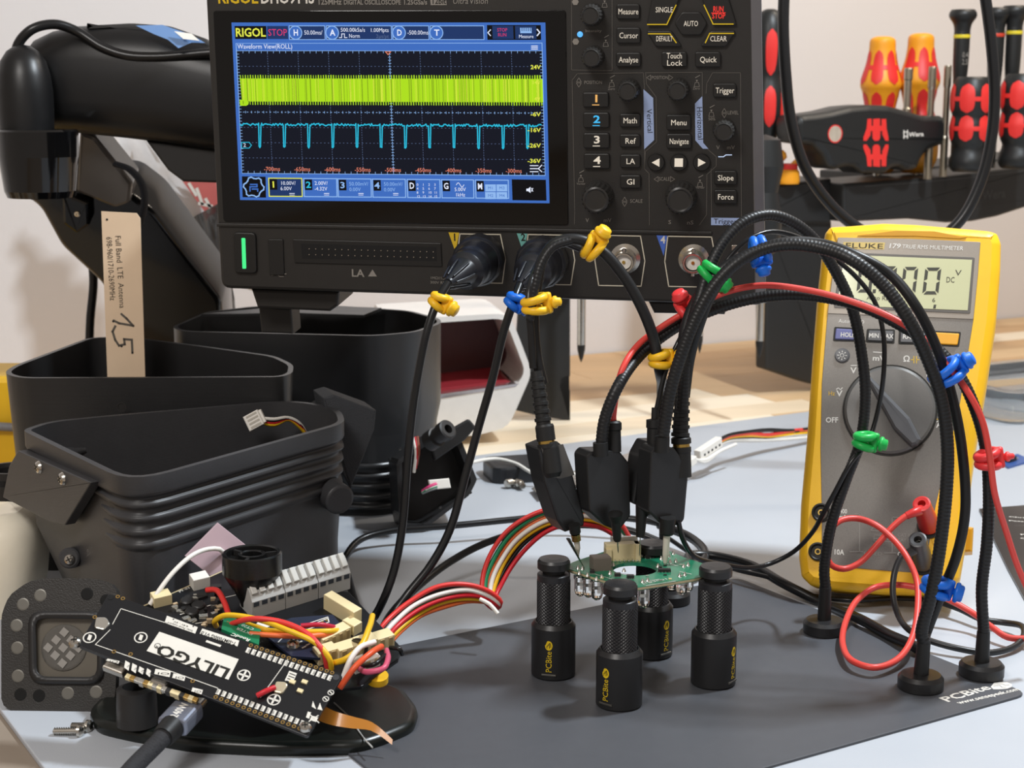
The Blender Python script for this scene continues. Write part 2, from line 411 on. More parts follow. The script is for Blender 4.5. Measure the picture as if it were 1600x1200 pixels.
gq([(1239, 112), (1329, 112), (1331, 168), (1241, 168)], UIN, 1); gt('STOP', 1260, 136, 1303, 136, 14, UIP); gt('RUN', 1263, 157, 1300, 157, 14, UIP)
gq([(1337, 112), (1428, 112), (1430, 168), (1339, 168)], UIN, 1); gt('Measure', 1353, 164, 1416, 164, 14, UIW); gq([(1359, 120), (1408, 120), (1409, 143), (1360, 143)], UIL, 2)
for k in range(5): gl([(1367 + 9 * k, 122), (1367 + 9 * k, 133)], 3, UIN, 3)
# waveform window
gq([(133, 186), (1455, 184), (1468, 758), (160, 748)], UIL, 1); gq([(136, 188), (1452, 187), (1453, 218), (138, 218)], UIB, 2); gt('Waveform View(ROLL)', 141, 210, 377, 210, 19, UIW)
for k in range(3): gl([(1408, 198 + 7 * k), (1434, 198 + 7 * k)], 3, UIW)
def wq(fx, fy):                            # unit square of the graticule -> enlarged-view coordinates
    a = np.array((138, 220)); b_ = np.array((1453, 220)); c_ = np.array((1466, 755)); d_ = np.array((161, 746))
    return tuple(a * (1 - fx) * (1 - fy) + b_ * fx * (1 - fy) + c_ * fx * fy + d_ * (1 - fx) * fy)
gq([wq(0, 0), wq(1, 0), wq(1, 1), wq(0, 1)], UIX, 2)
for k in range(1, 10):                     # dotted graticule
    n = 50
    for j in range(n): gl([wq(k / 10, j / n), wq(k / 10, (j + .35) / n)], 2 if k != 5 else 3, UIS if k != 5 else UIL, 3)
for k in range(1, 8):
    n = 80
    for j in range(n): gl([wq(j / n, k / 8), wq((j + .25) / n, k / 8)], 2 if k != 4 else 2.5, UIS if k != 4 else UIL, 3)
for k in range(1, 50):
    for e0, e1_ in ((0, .016), (.984, 1), (.492, .508)): gl([wq(k / 50, e0), wq(k / 50, e1_)], 2, UIL, 3)
for k in range(1, 40):
    for e0, e1_ in ((0, .006), (.994, 1), (.496, .504)): gl([wq(e0, k / 40), wq(e1_, k / 40)], 2, UIL, 3)
gq([(776, 222), (804, 222), (790, 238)], UIO, 4); gq([(782, 224), (798, 224), (790, 233)], UIK, 5)
rw = random.Random(2)
gq([wq(.006, .225), wq(1, .225), wq(1, .413), wq(.01, .413)], UIG, 4)     # channel 1: a solid band of pulses
for k in range(190):
    x = .008 + rw.random() * .985; gl([wq(x, .23), wq(x, .41)], rw.choice((1, 1.5, 2.5)), rw.choice((UID, UIY, UID)), 5)
for k in range(120):
    x = .008 + k / 121; e = rw.random() * .035
    gl([wq(x, .2 + .0), wq(x, .235)], 3 + 3 * rw.random(), UIG, 4)
    gl([wq(x + .004, .40), wq(x + .004, .436)], 3 + 2 * rw.random(), UIG, 4)
gq([(150, 430), (180, 430), (191, 443), (180, 456), (152, 456)], UIG, 6); gt('1', 161, 450, 170, 450, 15, UIK, 7)
pts = []                                   # channel 2: pulses to low level
dips = [(237, 9), (343, 9), (448, 9), (552, 9), (656, 9), (760, 9), (865, 9), (969, 9), (1074, 9), (1180, 9), (1286, 9), (1391, 9)]
x = 152
def hi(x): return 536 + (x - 152) * .0045 + rw.uniform(-5, 5)
def lo(x): return 630 + (x - 152) * .006 + rw.uniform(-3, 3)
for xd, wd_ in dips + [(1470, 0)]:
    while x < xd - 7: pts.append((x, hi(x))); x += 5
    if xd > 1460: break
    pts += [(xd - 5, hi(x)), (xd - 3, lo(xd)), (xd, lo(xd) + 3), (xd + 3, lo(xd)), (xd + 5, hi(xd))]; x = xd + 8
pts = [q for q in pts if q[0] < 1450]
gl(pts, 5, UIC, 6)
gq([(157, 612), (192, 612), (203, 626), (192, 640), (157, 640)], UIC, 6); gq([(160, 615), (190, 615), (199, 626), (190, 637), (160, 637)], UIX, 7); gt('2', 165, 633, 177, 633, 15, UIW, 8)
for s, y in (('24V', 298), ('-6V', 501), ('-16V', 569), ('-26V', 636), ('-36V', 702)):
    gt(s, 1443 - len(s) * 13, y, 1446, y, 17, UIY, 7, True)
gt('14V', 1410, 363, 1445, 363, 14, UIY, 7); gt('4V', 1420, 433, 1445, 433, 14, UIY, 7)
for k, s in enumerate(('-700', '-650', '-600', '-550', '-500', '-450', '-400', '-350', '-300')): gt(s + 'ms', 255 + k * 130.2, 737 + k, 324 + k * 130.2, 737 + k, 17, UIO, 7)
for k in range(3): gl([(1403, 714 + 13 * k), (1436 - (k % 2) * 0, 714 + 13 * k)], 4, UIW, 7)
gl([(1452, 712), (1438, 727), (1452, 740)], 4, UIW, 7)
# channel tabs
gq([(160, 760), (262, 762), (264, 852), (163, 850)], UIK, 1)
for k in range(24):
    a = 2 * math.pi * k / 24; a2 = 2 * math.pi * (k + 1) / 24; rr = 44 if (k // 2) % 2 == 0 else 37; r2 = 44 if ((k + 1) // 2) % 2 == 0 else 37
    gl([(211 + rr * math.cos(a), 806 + rr * math.sin(a)), (211 + r2 * math.cos(a2), 806 + r2 * math.sin(a2))], 6, UIL, 2)
gl([(197, 795), (225, 795), (225, 805), (195, 805), (195, 823)], 6, UIB, 2); gl([(205, 815), (228, 815), (228, 824)], 6, UIB, 2)
for k, (x0, x1) in enumerate(((273, 420), (424, 570), (571, 718), (720, 866), (870, 1015), (1018, 1160), (1164, 1310))):
    y0 = 766 + k * 1.3
    gq([(x0, y0), (x1, y0 + 1), (x1 + 2, y0 + 83), (x0 + 3, y0 + 82)], UIY if k == 0 else UIL, 1); gq([(x0 + 4, y0 + 4), (x1 - 4, y0 + 5), (x1 - 2, y0 + 79), (x0 + 7, y0 + 78)], UIB if k else UIN, 2)
    gq([(x0 + 6, y0 + 6), (x0 + 38, y0 + 6), (x0 + 40, y0 + 52), (x0 + 8, y0 + 52)], UIK, 3)
    gt('1234DGM'[k], x0 + 12, y0 + 42, x0 + 32, y0 + 42, 25, (UIY, UIC, UIL, UIL, UIW, UIW, UIW)[k], 4, True)
for s, x0, y, x1, m in (('10.00V/', 326, 797, 391, UIW), ('6.00V', 326, 820, 374, UIW), ('2.00V/', 473, 797, 529, UIW), ('-4.32V', 473, 821, 527, UIW), ('50.00mV/', 622, 800, 704, UIL), ('0.00V', 623, 824, 671, UIL), ('50.00mV/', 771, 801, 852, UIL), ('0.00V', 772, 825, 820, UIL), ('5.00V', 1076, 824, 1124, UIW), ('1kHz', 1080, 847, 1121, UIW)): gt(s, x0, y, x1, y, 15, m)
for x in (376, 525, 673, 823):
    gl([(x - 10, 834), (x + 10, 834)], 3, UIW); gl([(x - 10, 841), (x + 10, 841)], 2, UIW)
for r_, row in enumerate((('0', '1', '2', '3'), ('4', '5', '6', '7'), ('8', '9', '10', '11'), ('12', '13', '14', '15'))):
    for c_, s in enumerate(row): gt(s, 913 + c_ * 25, 801 + r_ * 17, 913 + c_ * 25 + 7 * len(s), 801 + r_ * 17, 10, UIW)
gl([(1084 + k * 3, 797 - 9 * math.sin(k * 2 * math.pi / 11)) for k in range(12)], 2.5, UIW)
for k in range(4):
    x = 1208 + (k % 2) * 49; y = 795 + (k // 2) * 33; gq([(x, y), (x + 46, y), (x + 47, y + 30), (x + 1, y + 30)], UIC if 0 else UIL, 3); gt(('M1', 'M3', 'M2', 'M4')[k], x + 12, y + 21, x + 35, y + 21, 12, UIB, 4)
gq([(1323, 773), (1470, 775), (1473, 865), (1326, 863)], UIK, 1)
gq([(1386, 813), (1394, 813), (1404, 805), (1404, 832), (1394, 824), (1386, 824)], UIW, 2); gl([(1408, 812), (1414, 824)], 3, UIW); gl([(1414, 812), (1408, 824)], 3, UIW)
g.build('display_graphics', scr)
# --- top nameplate (the frame cuts it)
nm = MB(); nm.text(SF, 'RIGOL', (340, 5), (402, 5), 17, .01, mat('gold ink', 'd9b51c', .4), True); nm.text(SF, 'DHO914S', (407, 5), (490, 5), 17, .01, INKW, True)
nm.text(SF, '125MHz', (496, 7), (533, 7), 8, .01, INKG, True); nm.text(SF, 'DIGITAL OSCILLOSCOPE', (537, 7), (626, 7), 7, .01, INKG, True); nm.text(SF, '1.25GSa/s', (630, 7), (667, 7), 7, .01, INKG, True)
nm.pxprism(SF, [(672, -4), (697, -4), (698, 8), (673, 8)], 0, .008, INKG); nm.text(SF, '12bit', (674, 6), (696, 6), 8, .012, INKK, True); nm.text(SF, 'Ultra', (707, 6), (731, 6), 9, .01, INKG, False, .12); nm.text(SF, 'Vision', (733, 6), (762, 6), 9, .01, INKG, False, .12)
nm.build('printed_lettering', sc)
# --- control panel
def c2(x, y): return (880 + x / 3.4286, y / 3.4286)
KEY = mat('key plastic', '1c1b1a', .45, bump=.05); KEYT = glow('lit key legend', 'f4e6d2', .85)
KW = .06
def key(ps, label=None, tm=None, lines=None, name='button', h=9.5, r=.12, bold=False, tx=None, rise=.2):
    k = MB().pxprism(SF, [c2(*q) for q in ps], -.05, rise, KEY, .05, r).build(name, sc)
    if label:
        t = MB(); xs = [q[0] for q in ps]; ys = [q[1] for q in ps]; cx, cy = (min(xs) + max(xs)) / 2, (min(ys) + max(ys)) / 2
        rows = label.split('|')
        for i, s in enumerate(rows):
            w_ = min(max(xs) - min(xs) - 14, len(s) * (h * 1.95)) * .5 if tx is None else tx * .5
            yy = cy + h * 3.43 / 2 + (i - (len(rows) - 1) / 2) * 38
            t.text(SF, s, c2(cx - w_, yy), c2(cx + w_, yy), h, rise + .008, tm or KEYT, bold)
        t.build('legend', k)
    if lines:
        t = MB()
        for l in lines: t.stroke(SF, [c2(*q) for q in l], .05, rise + .008, glow('lit amber line', 'd8b428', .9))
        t.build('outline', k)
    return k
def bx(x0, y0, x1, y1): return [(x0, y0), (x1, y0), (x1, y1), (x0, y1)]
for x0, y0, x1, y1, s, tx in ((285, 22, 410, 102, 'Measure', 108), (285, 148, 413, 232, 'Cursor', 100), (283, 282, 415, 358, 'Analyse', 103), (527, 278, 662, 358, 'Touch|Lock', 82), (707, 278, 843, 360, 'Quick', 88), (303, 610, 412, 682, 'Math', 74), (303, 720, 412, 790, 'Ref', 54), (305, 828, 413, 900, 'LA', 46), (305, 938, 415, 1010, 'GI', 44), (553, 615, 683, 698, 'Menu', 85), (553, 717, 687, 797, 'Navigate', 103), (803, 447, 927, 522, 'Trigger', 98), (808, 915, 930, 990, 'Slope', 85), (808, 1017, 930, 1092, 'Force', 85)):
    key(bx(x0, y0, x1, y1), s, tx=tx, h=8.5)
for k, (x0, y0, x1, y1) in enumerate(((105, 495, 243, 575), (107, 603, 246, 686), (108, 713, 247, 795), (110, 823, 248, 905))):
    kk = key(bx(x0, y0, x1, y1))
    mm = (glow('lit orange legend', 'f5b868', 1), glow('lit cyan legend', '48c0f8', 1), KEYT, KEYT)[k]
    t = MB().text(SF, '1234'[k], c2((x0 + x1) / 2 - 16, y1 - 28), c2((x0 + x1) / 2 + 18, y1 - 28), 11, .21, mm, True); t.stroke(SF, [c2((x0 + x1) / 2 - 17, y1 - 13), c2((x0 + x1) / 2 + 17, y1 - 13)], .04, .21, mm); t.build('legend', kk)
for k, x in enumerate((498, 620, 742)):
    f_ = SF.put(*c2(x, 868), 0); r_ = 45 / 3.4286 * PCM
    kb = MB().lathe(f_, [(r_, -.05), (r_, .16), (r_ * .93, .2), (.001, .2)], KEY, 24).build('button', sc)
    s = 11 / 3.43 * PCM * 2.0
    sh = [[(-s, 0), (s * .85, -s), (s * .85, s)], rect(2 * s, 2 * s), [(-s * .85, -s), (s, 0), (-s * .85, s)]][k]
    MB().quad([f_.p(a, b_, .21) for a, b_ in sh], KEYT).build('legend', kb)
key([(478, -30), (632, -30), (610, 20), (557, 135), (448, 135)], 'SINGLE', lines=[[(604, 28), (555, 131), (452, 131)]], tx=92, h=8); 
key([(735, -30), (880, -30), (930, 135), (800, 135), (755, 28)], lines=[[(755, 28), (803, 129), (910, 129)]])
rs = MB(); rk = glow('lit red legend', 'f03c34', 1)
rs.text(SF, 'RUN', c2(802, 64), c2(858, 64), 8.5, .21, rk, True); rs.text(SF, 'STOP', c2(797, 99), c2(866, 99), 8, .21, rk, True); rs.stroke(SF, [c2(795, 70), c2(868, 68)], .035, .21, rk)
rs.build('legend', [o for o in sc.children if o.name.startswith('button')][-1])
key([(595, 125), (635, 65), (735, 65), (772, 125), (735, 188), (635, 188)], 'AUTO', tx=76, h=8)
key([(445, 165), (580, 165), (637, 250), (495, 250)], 'DEFAULT', lines=[[(457, 181), (572, 181), (605, 228)]], tx=88, h=8)
key([(735, 250), (790, 165), (925, 165), (870, 250)], 'CLEAR', lines=[[(762, 228), (785, 179), (912, 179)]], tx=88, h=8)
KN = mat('knob plastic', '2e2d2c', .3)
def knob(x, y, rpx, h):
    f_ = SF.put(*c2(x, y), 0); r_ = rpx / 3.4286 * PCM
    fl = lambda a, hh, rr: 1 + .05 * math.cos(a * 2 * math.pi * 18)
    k = MB().lathe(f_, [(r_ * 1.05, 0), (r_ * 1.05, .2), (r_, .25)], KN, 36)
    k.lathe(f_, [(r_ * .98, .2), (r_ * .93, h * .8), (r_ * .86, h)], KN, 72, fn=fl, sharp=False, cap1=False)
    k = k.build('knob', sc)
    MB().lathe(f_, [(r_ * .86, h), (r_ * .74, h + .05), (r_ * .55, h - .04), (.001, h - .08)], KN, 36).build('knob_cap', k)
for a in ((158, 78, 56, 1.15), (163, 302, 55, 1.15), (353, 478, 56, 1.15), (617, 476, 56, 1.15), (862, 692, 56, 1.15), (188, 1050, 80, 1.3), (632, 1052, 80, 1.3)): knob(*a)
# panel print: block outlines, blue tags, captions, icons
pr = MB(); GL_ = mat('panel line', '5b5752', .5); TAG = mat('pale blue tag', '9db0d8', .45)
def ln(ps, w=.03, m=GL_, closed=False): pr.stroke(SF, [c2(*q) for q in ps], w, .012, m, closed)
ln([(45, -30), (45, 375), (262, 378), (262, -30)]); ln([(60, 1200), (62, 1130), (48, 430), (75, 395), (430, 390), (436, 478)]); ln([(436, 800), (436, 905), (460, 930), (462, 1205)])
ln([(440, 390), (745, 388), (745, 512)]); ln([(442, 395), (446, 450), (498, 520), (500, 760), (440, 812), (436, 905)]); ln([(775, 800), (820, 840), (820, 890), (770, 935), (768, 1150), (730, 1205)])
ln([(950, 390), (800, 390), (770, 445), (765, 500)]); ln([(950, 390), (955, 1160)]); ln([(792, 905), (795, 1160)])
pr.quad([SF.at(*c2(*q), .014) for q in ((430, 478), (482, 525), (487, 750), (434, 800))], TAG); pr.text(SF, 'Vertical', c2(447, 585), c2(452, 712), 8.2, .02, INKK)
pr.quad([SF.at(*c2(*q), .014) for q in ((745, 515), (706, 555), (708, 752), (748, 797), (778, 797), (750, 765))], TAG); pr.text(SF, 'Horizontal', c2(716, 572), c2(722, 748), 8.2, .02, INKK)
pr.quad([SF.at(*c2(*q), .014) for q in ((792, 1166), (958, 1168), (958, 1208), (792, 1206))], TAG); pr.text(SF, 'Trigger', c2(805, 1198), c2(928, 1200), 8, .02, INKK)
for s, x0, y0, x1, h in (('POSITION', 112, 450, 208, 5), ('Zero', 240, 482, 276, 4), ('POSITION', 473, 424, 562, 5), ('Zero', 694, 480, 731, 4), ('LEVEL', 880, 613, 938, 5.5), ('50%', 777, 645, 814, 4.5), ('V', 820, 800, 836, 6), ('mV', 876, 800, 917, 6), ('SCALE', 512, 968, 570, 5.5), ('SCALE', 358, 1086, 424, 5.5), ('V', 120, 1190, 136, 6), ('mV', 216, 1190, 256, 6), ('S', 562, 1200, 577, 6), ('nS', 662, 1202, 696, 6), ('Vernier', 72, 990, 118, 3.5), ('Vernier', 710, 1010, 756, 3.5)):
    pr.text(SF, s, c2(x0, y0), c2(x1, y0), h, .012, INKG)
def tri(ps, m=INKG): pr.quad([SF.at(*c2(*q), .014) for q in ps], m)
for x, y in ((447, 416), (487, 960)): ln([(x, y), (x + 22, y - 14), (x + 22, y + 14)], .02, INKG, True)
for x, y in ((588, 416), (597, 960)): ln([(x, y), (x - 22, y - 14), (x - 22, y + 14)], .02, INKG, True)
for x, y in ((84, 441), (863, 605), (329, 1080)):
    ln([(x - 13, y - 2), (x, y - 24), (x + 13, y - 2)], .02, INKG, True); ln([(x - 13, y + 4), (x, y + 26), (x + 13, y + 4)], .02, INKG, True)
for x, y in ((222, 15), (228, 225), (260, 440), (716, 440), (794, 600), (95, 950), (733, 975)):      # push icons
    ln([(x - 14, y + 24), (x - 9, y + 2), (x + 9, y + 2), (x + 14, y + 24)], .02, INKG, True); tri([(x - 6, y - 12), (x + 6, y - 12), (x, y)]); ln([(x - 7, y - 24), (x + 15, y - 36)], .03, INKG)
for x, y in ((65, 10), (67, 223)): pr.disc(SF, *c2(x, y), 18 / 3.43 * PCM, .012, INKG, 6)
ln([(833, 840), (858, 840), (872, 830), (902, 830)], .04, glow('lit slope sign', 'cfe0ff', 1))
pr.text(SF, 'Intensity', c2(118, 172), c2(204, 172), 4, .012, INKG)
pr.build('panel_print', sc)
MB().lathe(SF.put(*c2(90, 184), 0), [(.14, 0), (.13, .05), (.001, .09)], glow('blue indicator', '5aaef8', 1.3), 14).build('indicator_light', sc)
# --- input strip
def c3(x, y): return (330 + x / 1.839, 330 + y / 1.839)
pw = MB().pxprism(SF, [(364, 363), (399, 364), (401, 428), (366, 427)], -.1, .16, KEY, .06, .25).build('power_button', sc)
MB().pxprism(SF, [(377, 372), (383, 372), (384.5, 420), (378.5, 420)], .1, .19, glow('green power light', '4af08c', 1.1), .02, .05).build('power_light', pw)
us = MB().pxprism(SF, [(418, 374), (442, 374), (444, 430), (421, 430)], -.1, .08, KEY, .03, .08); us.build('usb_cover', sc)
la = MB(); fr_o = [(457, 374), (689, 380), (691, 417), (460, 411)]; la.pxprism(SF, fr_o, -.1, .06, KEY, .03, .05)
la.pxprism(SF, [(470, 381), (682, 386), (683, 408), (472, 404)], 0, .065, mat('header recess', '08080a', .6)); la = la.build('logic_header', sc)
pn = MB()
for r_ in range(2):
    for k in range(20): pn.lathe(SF.put(483.5 + k * 10.2, 388.5 + r_ * 9 + k * .25, .066), [(.03, 0), (.03, .05)], STEEL, 5, False)
pn.build('pins', la)
pr = MB(); pr.text(SF, 'LA', (549, 432), (568, 432.5), 11, .012, INKG, True); pr.quad([SF.at(*q, .012) for q in ((575, 432), (589, 432), (582, 421))], INKG)
pr.text(SF, '1MΩ//16pF', (672, 436), (700, 437), 4, .012, INKG); pr.text(SF, '300V RMS', (672, 443), (700, 444), 4, .012, INKG)
pr.stroke(SF, [(424, 428), (447, 428)], .04, .012, INKG); pr.stroke(SF, [(430, 428), (435, 423), (441, 423)], .025, .012, INKG); pr.stroke(SF, [(432, 428), (437, 432), (443, 432)], .025, .012, INKG); pr.disc(SF, 425, 428, .09, .012, INKG)
pr.build('strip_lettering', sc)
def c6(x, y): return (660 + x / 3.2426, 330 + y / 3.2426)
for (hx, tri_, ch, cm, cx) in (([(190, 115), (395, 118), (421, 245), (405, 365), (180, 362), (176, 230)], [(132, 107), (187, 109), (168, 208)], '1', 'd8b62a', 162), ([(535, 118), (750, 122), (772, 248), (752, 373), (527, 370), (523, 235)], [(478, 112), (532, 114), (512, 212)], '2', '6fb0a8', 509), ([(890, 122), (1105, 126), (1127, 252), (1108, 380), (893, 376), (874, 250)], None, '', '', 0), ([(1243, 127), (1465, 131), (1488, 255), (1465, 385), (1248, 381), (1228, 255)], [(1186, 122), (1242, 124), (1222, 226)], '4', '4a6cc4', 1217)):
    MB().stroke(SF, [c6(*q) for q in hx], .05, .012, mat('cream line', 'd8d0bc', .5), True).build('socket_outline', sc)
    if tri_:
        pr = MB(); pr.quad([SF.at(*c6(*q), .012) for q in tri_], mat('tag ' + ch, cm, .5)); pr.text(SF, ch, c6(cx - 10, 150 + (cx > 1000) * 12), c6(cx + 11, 150 + (cx > 1000) * 12), 11, .018, INKK if ch != '4' else INKW, True); pr.build('channel_tag', sc)
for (x, y) in ((972, 404), (1079, 405)):
    f_ = SF.put(x + 5, y, 0)
    bn = MB().lathe(f_, [(.75, -.05), (.75, .05), (.56, .1), (.56, .5), (.5, .5), (.5, 1.15), (.48, 1.2), (.4, 1.2), (.4, .5), (.001, .5)], STEEL, 28).build('input_socket', sc)
    MB().lathe(f_, [(.38, .5), (.36, .95), (.16, 1.0), (.001, 1.0)], WHT, 20).build('insulator', bn); MB().lathe(f_, [(.09, 1.0), (.08, 1.06), (.001, 1.06)], BRASS, 10).build('contact', bn)
    l = MB()
    for s in (-1, 1): l.lathe(axis_frame(f_.p(0, s * .48, .9), f_.v * s), [(.1, 0), (.1, .18), (.001, .2)], STEEL, 10)
    l.build('lugs', bn)
MB().pxprism(SF, [(1143, 383), (1153, 383), (1154, 407), (1144, 407)], -.05, .06, STEEL, .02, .05).build('probe_hook', sc)
for ps in ([(392, 452), (530, 456), (528, 478), (515, 487), (402, 482)], [(1012, 470), (1140, 472), (1132, 492), (1022, 490)]):
    MB().pxprism(SF, ps, -4.2, -1.0, BODY, .15).build('foot', sc)
st = MB().pxprism(SF, [(404, 480), (455, 482), (458, 522), (408, 520)], -4, -2.5, BODY, .1); st.build('foot_peg', sc)
# ------------------------------------------------------------------ monitor arm
PRT = mat('printed black plastic', '29292a', .33, layers=420, var=.1)
PRTM = mat('printed matt black plastic', '3a3a3c', .42, layers=520, var=.1, spec=.4)
ARM = mat('arm black', '151516', .36, bump=.06, bscale=2500)
AF = Fr(W(200, 200, 103), (1, 0, 0), (0, 0, 1), (0, -1, 0))
ar = thing('monitor_arm', 'thick black monitor arm bending down behind the oscilloscope', 'monitor arm', W(250, 560, 112))
def superell(c, au, av, n_, e):
    return [c + au * math.copysign(abs(math.cos(a)) ** e, math.cos(a)) + av * math.copysign(abs(math.sin(a)) ** e, math.sin(a)) for a in [2 * math.pi * j / n_ for j in range(n_)]]
b = MB(); rg_ = []
for x, y0, y1, d_ in ((36, 100, 180, 1.0), (44, 84, 203, 1.9), (62, 62, 207, 2.5), (90, 49, 208, 2.8), (130, 41, 208, 3.0), (205, 38, 216, 3.1), (262, 43, 223, 3.1), (330, 64, 233, 3.1), (440, 92, 240, 3.0), (560, 105, 240, 2.9), (620, 112, 236, 2.6)):
    p0, p1 = W(x, y0, 103), W(x, y1, 103); rg_.append(superell((p0 + p1) / 2, V(0, -d_, 0), (p0 - p1) / 2, 32, .62))
b.loft(rg_, ARM, True, True); b.build('arm_beam', ar)
MB().box(Fr(W(640, 185, 103), (1, 0, 0), (0, 0, 1), (0, -1, 0)), (-4, 4), (-4, 4), (-2, 14.2), .3, ARM).build('mount_head', ar)
MB().pxprism(AF, [(130, 40), (205, 36), (262, 40), (325, 62), (330, 76), (250, 72), (180, 50)], 1.2, 2.0, BLK, .2, .3).build('cover_strip', ar)
kf = Fr(W(42, 206, 99), (1, 0, 0), (0, 1, 0)); q = 99 / FPX
MB().lathe(kf, [(41 * q, 0), (42.5 * q, 30 * q), (42.5 * q, 60 * q), (40 * q, 85 * q), (34 * q, 107 * q), (24 * q, 122 * q), (12 * q, 130 * q), (.01, 132 * q)], ARM, 40, sharp=False).build('knuckle', ar)
kf = Fr(W(64, 306, 98), (1, 0, 0), (0, 1, 0))
MB().lathe(kf, [(50 * q, -2 * q), (54 * q, 8 * q), (60 * q, 60 * q), (61 * q, 98 * q), (58 * q, 101 * q), (30 * q, 102 * q)], GLOS, 40).build('joint_sleeve', ar)
LF = Fr(W(200, 430, 111), (1, 0, 0), nrm(V(0, -.45, 1)))
MB().pxprism(LF, [(118, 296), (200, 300), (240, 330), (345, 470), (350, 560), (300, 640), (215, 640), (160, 445), (95, 385), (62, 325), (36, 306)], -3, 1.6, GLOS, .35, .5, smooth=True).build('arm_strut', ar)
MB().pxprism(LF, [(124, 206), (148, 214), (207, 287), (203, 318), (180, 326), (118, 300)], 0, 2.2, mat('lit facet grey', '5c5855', .2, coat=.3), .25, .2).build('lit_facet', ar)  # facet of the black arm catching light, the brightness painted as grey
hb = MB().pxprism(LF, [(96, 300), (138, 318), (140, 352), (120, 366), (98, 350)], 1.8, 2.5, GLOS, .2, .1).build('hex_boss', ar)
MB().lathe(LF.put(121, 334, 2.5), [(.2, 0), (.2, .08), (.1, .1), (.001, .08)], STEEL, 12).build('bolt', hb)
MB().pxprism(AF, [(228, 220), (340, 234), (345, 286), (286, 284), (262, 266)], -3, 1.2, BLK, .15).build('support_bracket', ar)
ps = [W(x, y, 104) for x, y in ((180, 256), (202, 264), (221, 286), (226, 315), (219, 350))]
MB().tube(ps, .75, mat('hook and loop strap', '17181d', .95, bump=.6, bscale=1500), 8, .3, flat_=.25).build('strap', ar)
tag(MB().tube([W(x, y, Y) for x, y, Y in ((24, 100, 99), (28, 70, 99), (50, 46, 99), (85, 38, 99.5), (118, 48, 100), (160, 74, 100), (195, 86, 100), (240, 89, 100), (335, 82, 100), (400, 80, 100))], .3, CAB, 10).build('arm_cable'), 'black cable humped over the elbow of the monitor arm', 'cable')
tag(MB().tube([W(x, y, 114) for x, y in ((143, 400), (146, 440), (141, 500), (139, 560))], .32, CAB, 8).build('hanging_power_cord'), 'black cord dropping behind the arm into the rear of the left printed bin', 'cable')
fm = MB().pxprism(Fr(W(265, 60, 99.2), nrm(V(1, 0, -.2)), nrm(V(.1, .4, .9))), [(212, 44), (255, 40), (300, 52), (322, 63), (300, 64), (278, 74), (262, 62), (240, 55)], 0, .02, mat('blue film', '6c8fc0', .25, coat=.4))
fm = fm.build('sticker_film', ar); lab(fm, 'blue protective film')
MB().pxprism(Fr(W(290, 57, 99.0), nrm(V(1, 0, -.2)), nrm(V(.1, .4, .9))), [(272, 50), (300, 52), (312, 62), (286, 61)], 0, .02, WHT).build('paper_label', ar)

# ------------------------------------------------------------------ bags behind the arm
BF = Fr(W(280, 300, 128), (1, 0, 0), (0, 0, 1), (0, -1, 0))
bgm = mat('white plastic bag', 'd8d6d6', .5, bump=.6, bscale=120)
bg_ = MB(); rr = random.Random(3); cols = [(205, 212), (240, 222), (285, 240), (335, 245)]; cr = []
for k in range(9):
    cr.append([BF.p(*BF.ab(185 + k * 3 + j * 18 + (j == 0) * 0, 205 + k * 26 + j * 4), rr.uniform(-.7, .7)) for j in range(12)])
bg_.loft(cr, bgm, False, False, True, False); bg_ = bg_.build('plastic_bag')
tag(bg_, 'crumpled white plastic bag with a red printed band behind the monitor arm', 'bag')
t = MB().pxprism(BF, [(283, 280), (338, 284), (345, 352), (322, 334)], 1.0, 1.05, mat('red bag print', 'c96a66', .5))
t.stroke(BF, [(296, 288), (306, 304)], .25, 1.08, WHT); t.stroke(BF, [(308, 296), (316, 318)], .25, 1.08, WHT); t.stroke(BF, [(312, 318), (330, 322)], .25, 1.08, WHT); t.stroke(BF, [(322, 312), (336, 338)], .25, 1.08, WHT); t.build('red_print', bg_)
cb = MB(); B2 = Fr(W(320, 400, 120), (1, 0, 0), (0, 0, 1), (0, -1, 0))
cb.loft([[B2.p(*B2.ab(292 + k * 4 + j * 9, 345 + k * 24 - j * 5 * (k < 2)), rr.uniform(-.5, .5)) for j in range(7)] for k in range(7)], mat('dark clear film', '4c4a48', .12, trans=.5), False, False, True, False)
tag(cb.build('film_bag'), 'dark see-through film bag tucked between monitor arm and oscilloscope', 'bag')

# ------------------------------------------------------------------ three printed enclosures
def shell(px, z, th, sections, name, label, m=PRT, clip=None, floor_=.4, seg=5, rr=.8):
    rim = [G(x, y, z) for x, y in px]; rim = [(q[0], q[1]) for q in rim]
    if area2(rim) < 0: rim = rim[::-1]
    rim = rpoly(rim, rr, seg)
    ctr = np.mean(np.array(rim), axis=0)
    root = thing(name, label, 'enclosure', (ctr[0], ctr[1], MZ))
    rings = []
    for zz, ins in sections:
        r_ = inset(rim, ins) if ins else [V(*q) for q in rim]
        if clip: r_ = [clip(q, zz) for q in r_]
        rings.append([V(q[0], q[1], zz) for q in r_])
    inn = inset(rim, th); inn_b = inset(rim, th + .35)
    if clip: inn_b = [clip(q, 0, th) for q in inn_b]
    b = MB(); b.loft(rings[::-1], m, True, False)
    b.loft([[V(q[0], q[1], z) for q in rim], [V(q[0], q[1], z) for q in inn]], m, False, False, False)
    b.loft([[V(q[0], q[1], z) for q in inn], [V(q[0], q[1], z * .5) for q in inn], [V(q[0], q[1], floor_) for q in inn_b]], m, False, True)
    b.build('body', root)
    return root, rim, inn
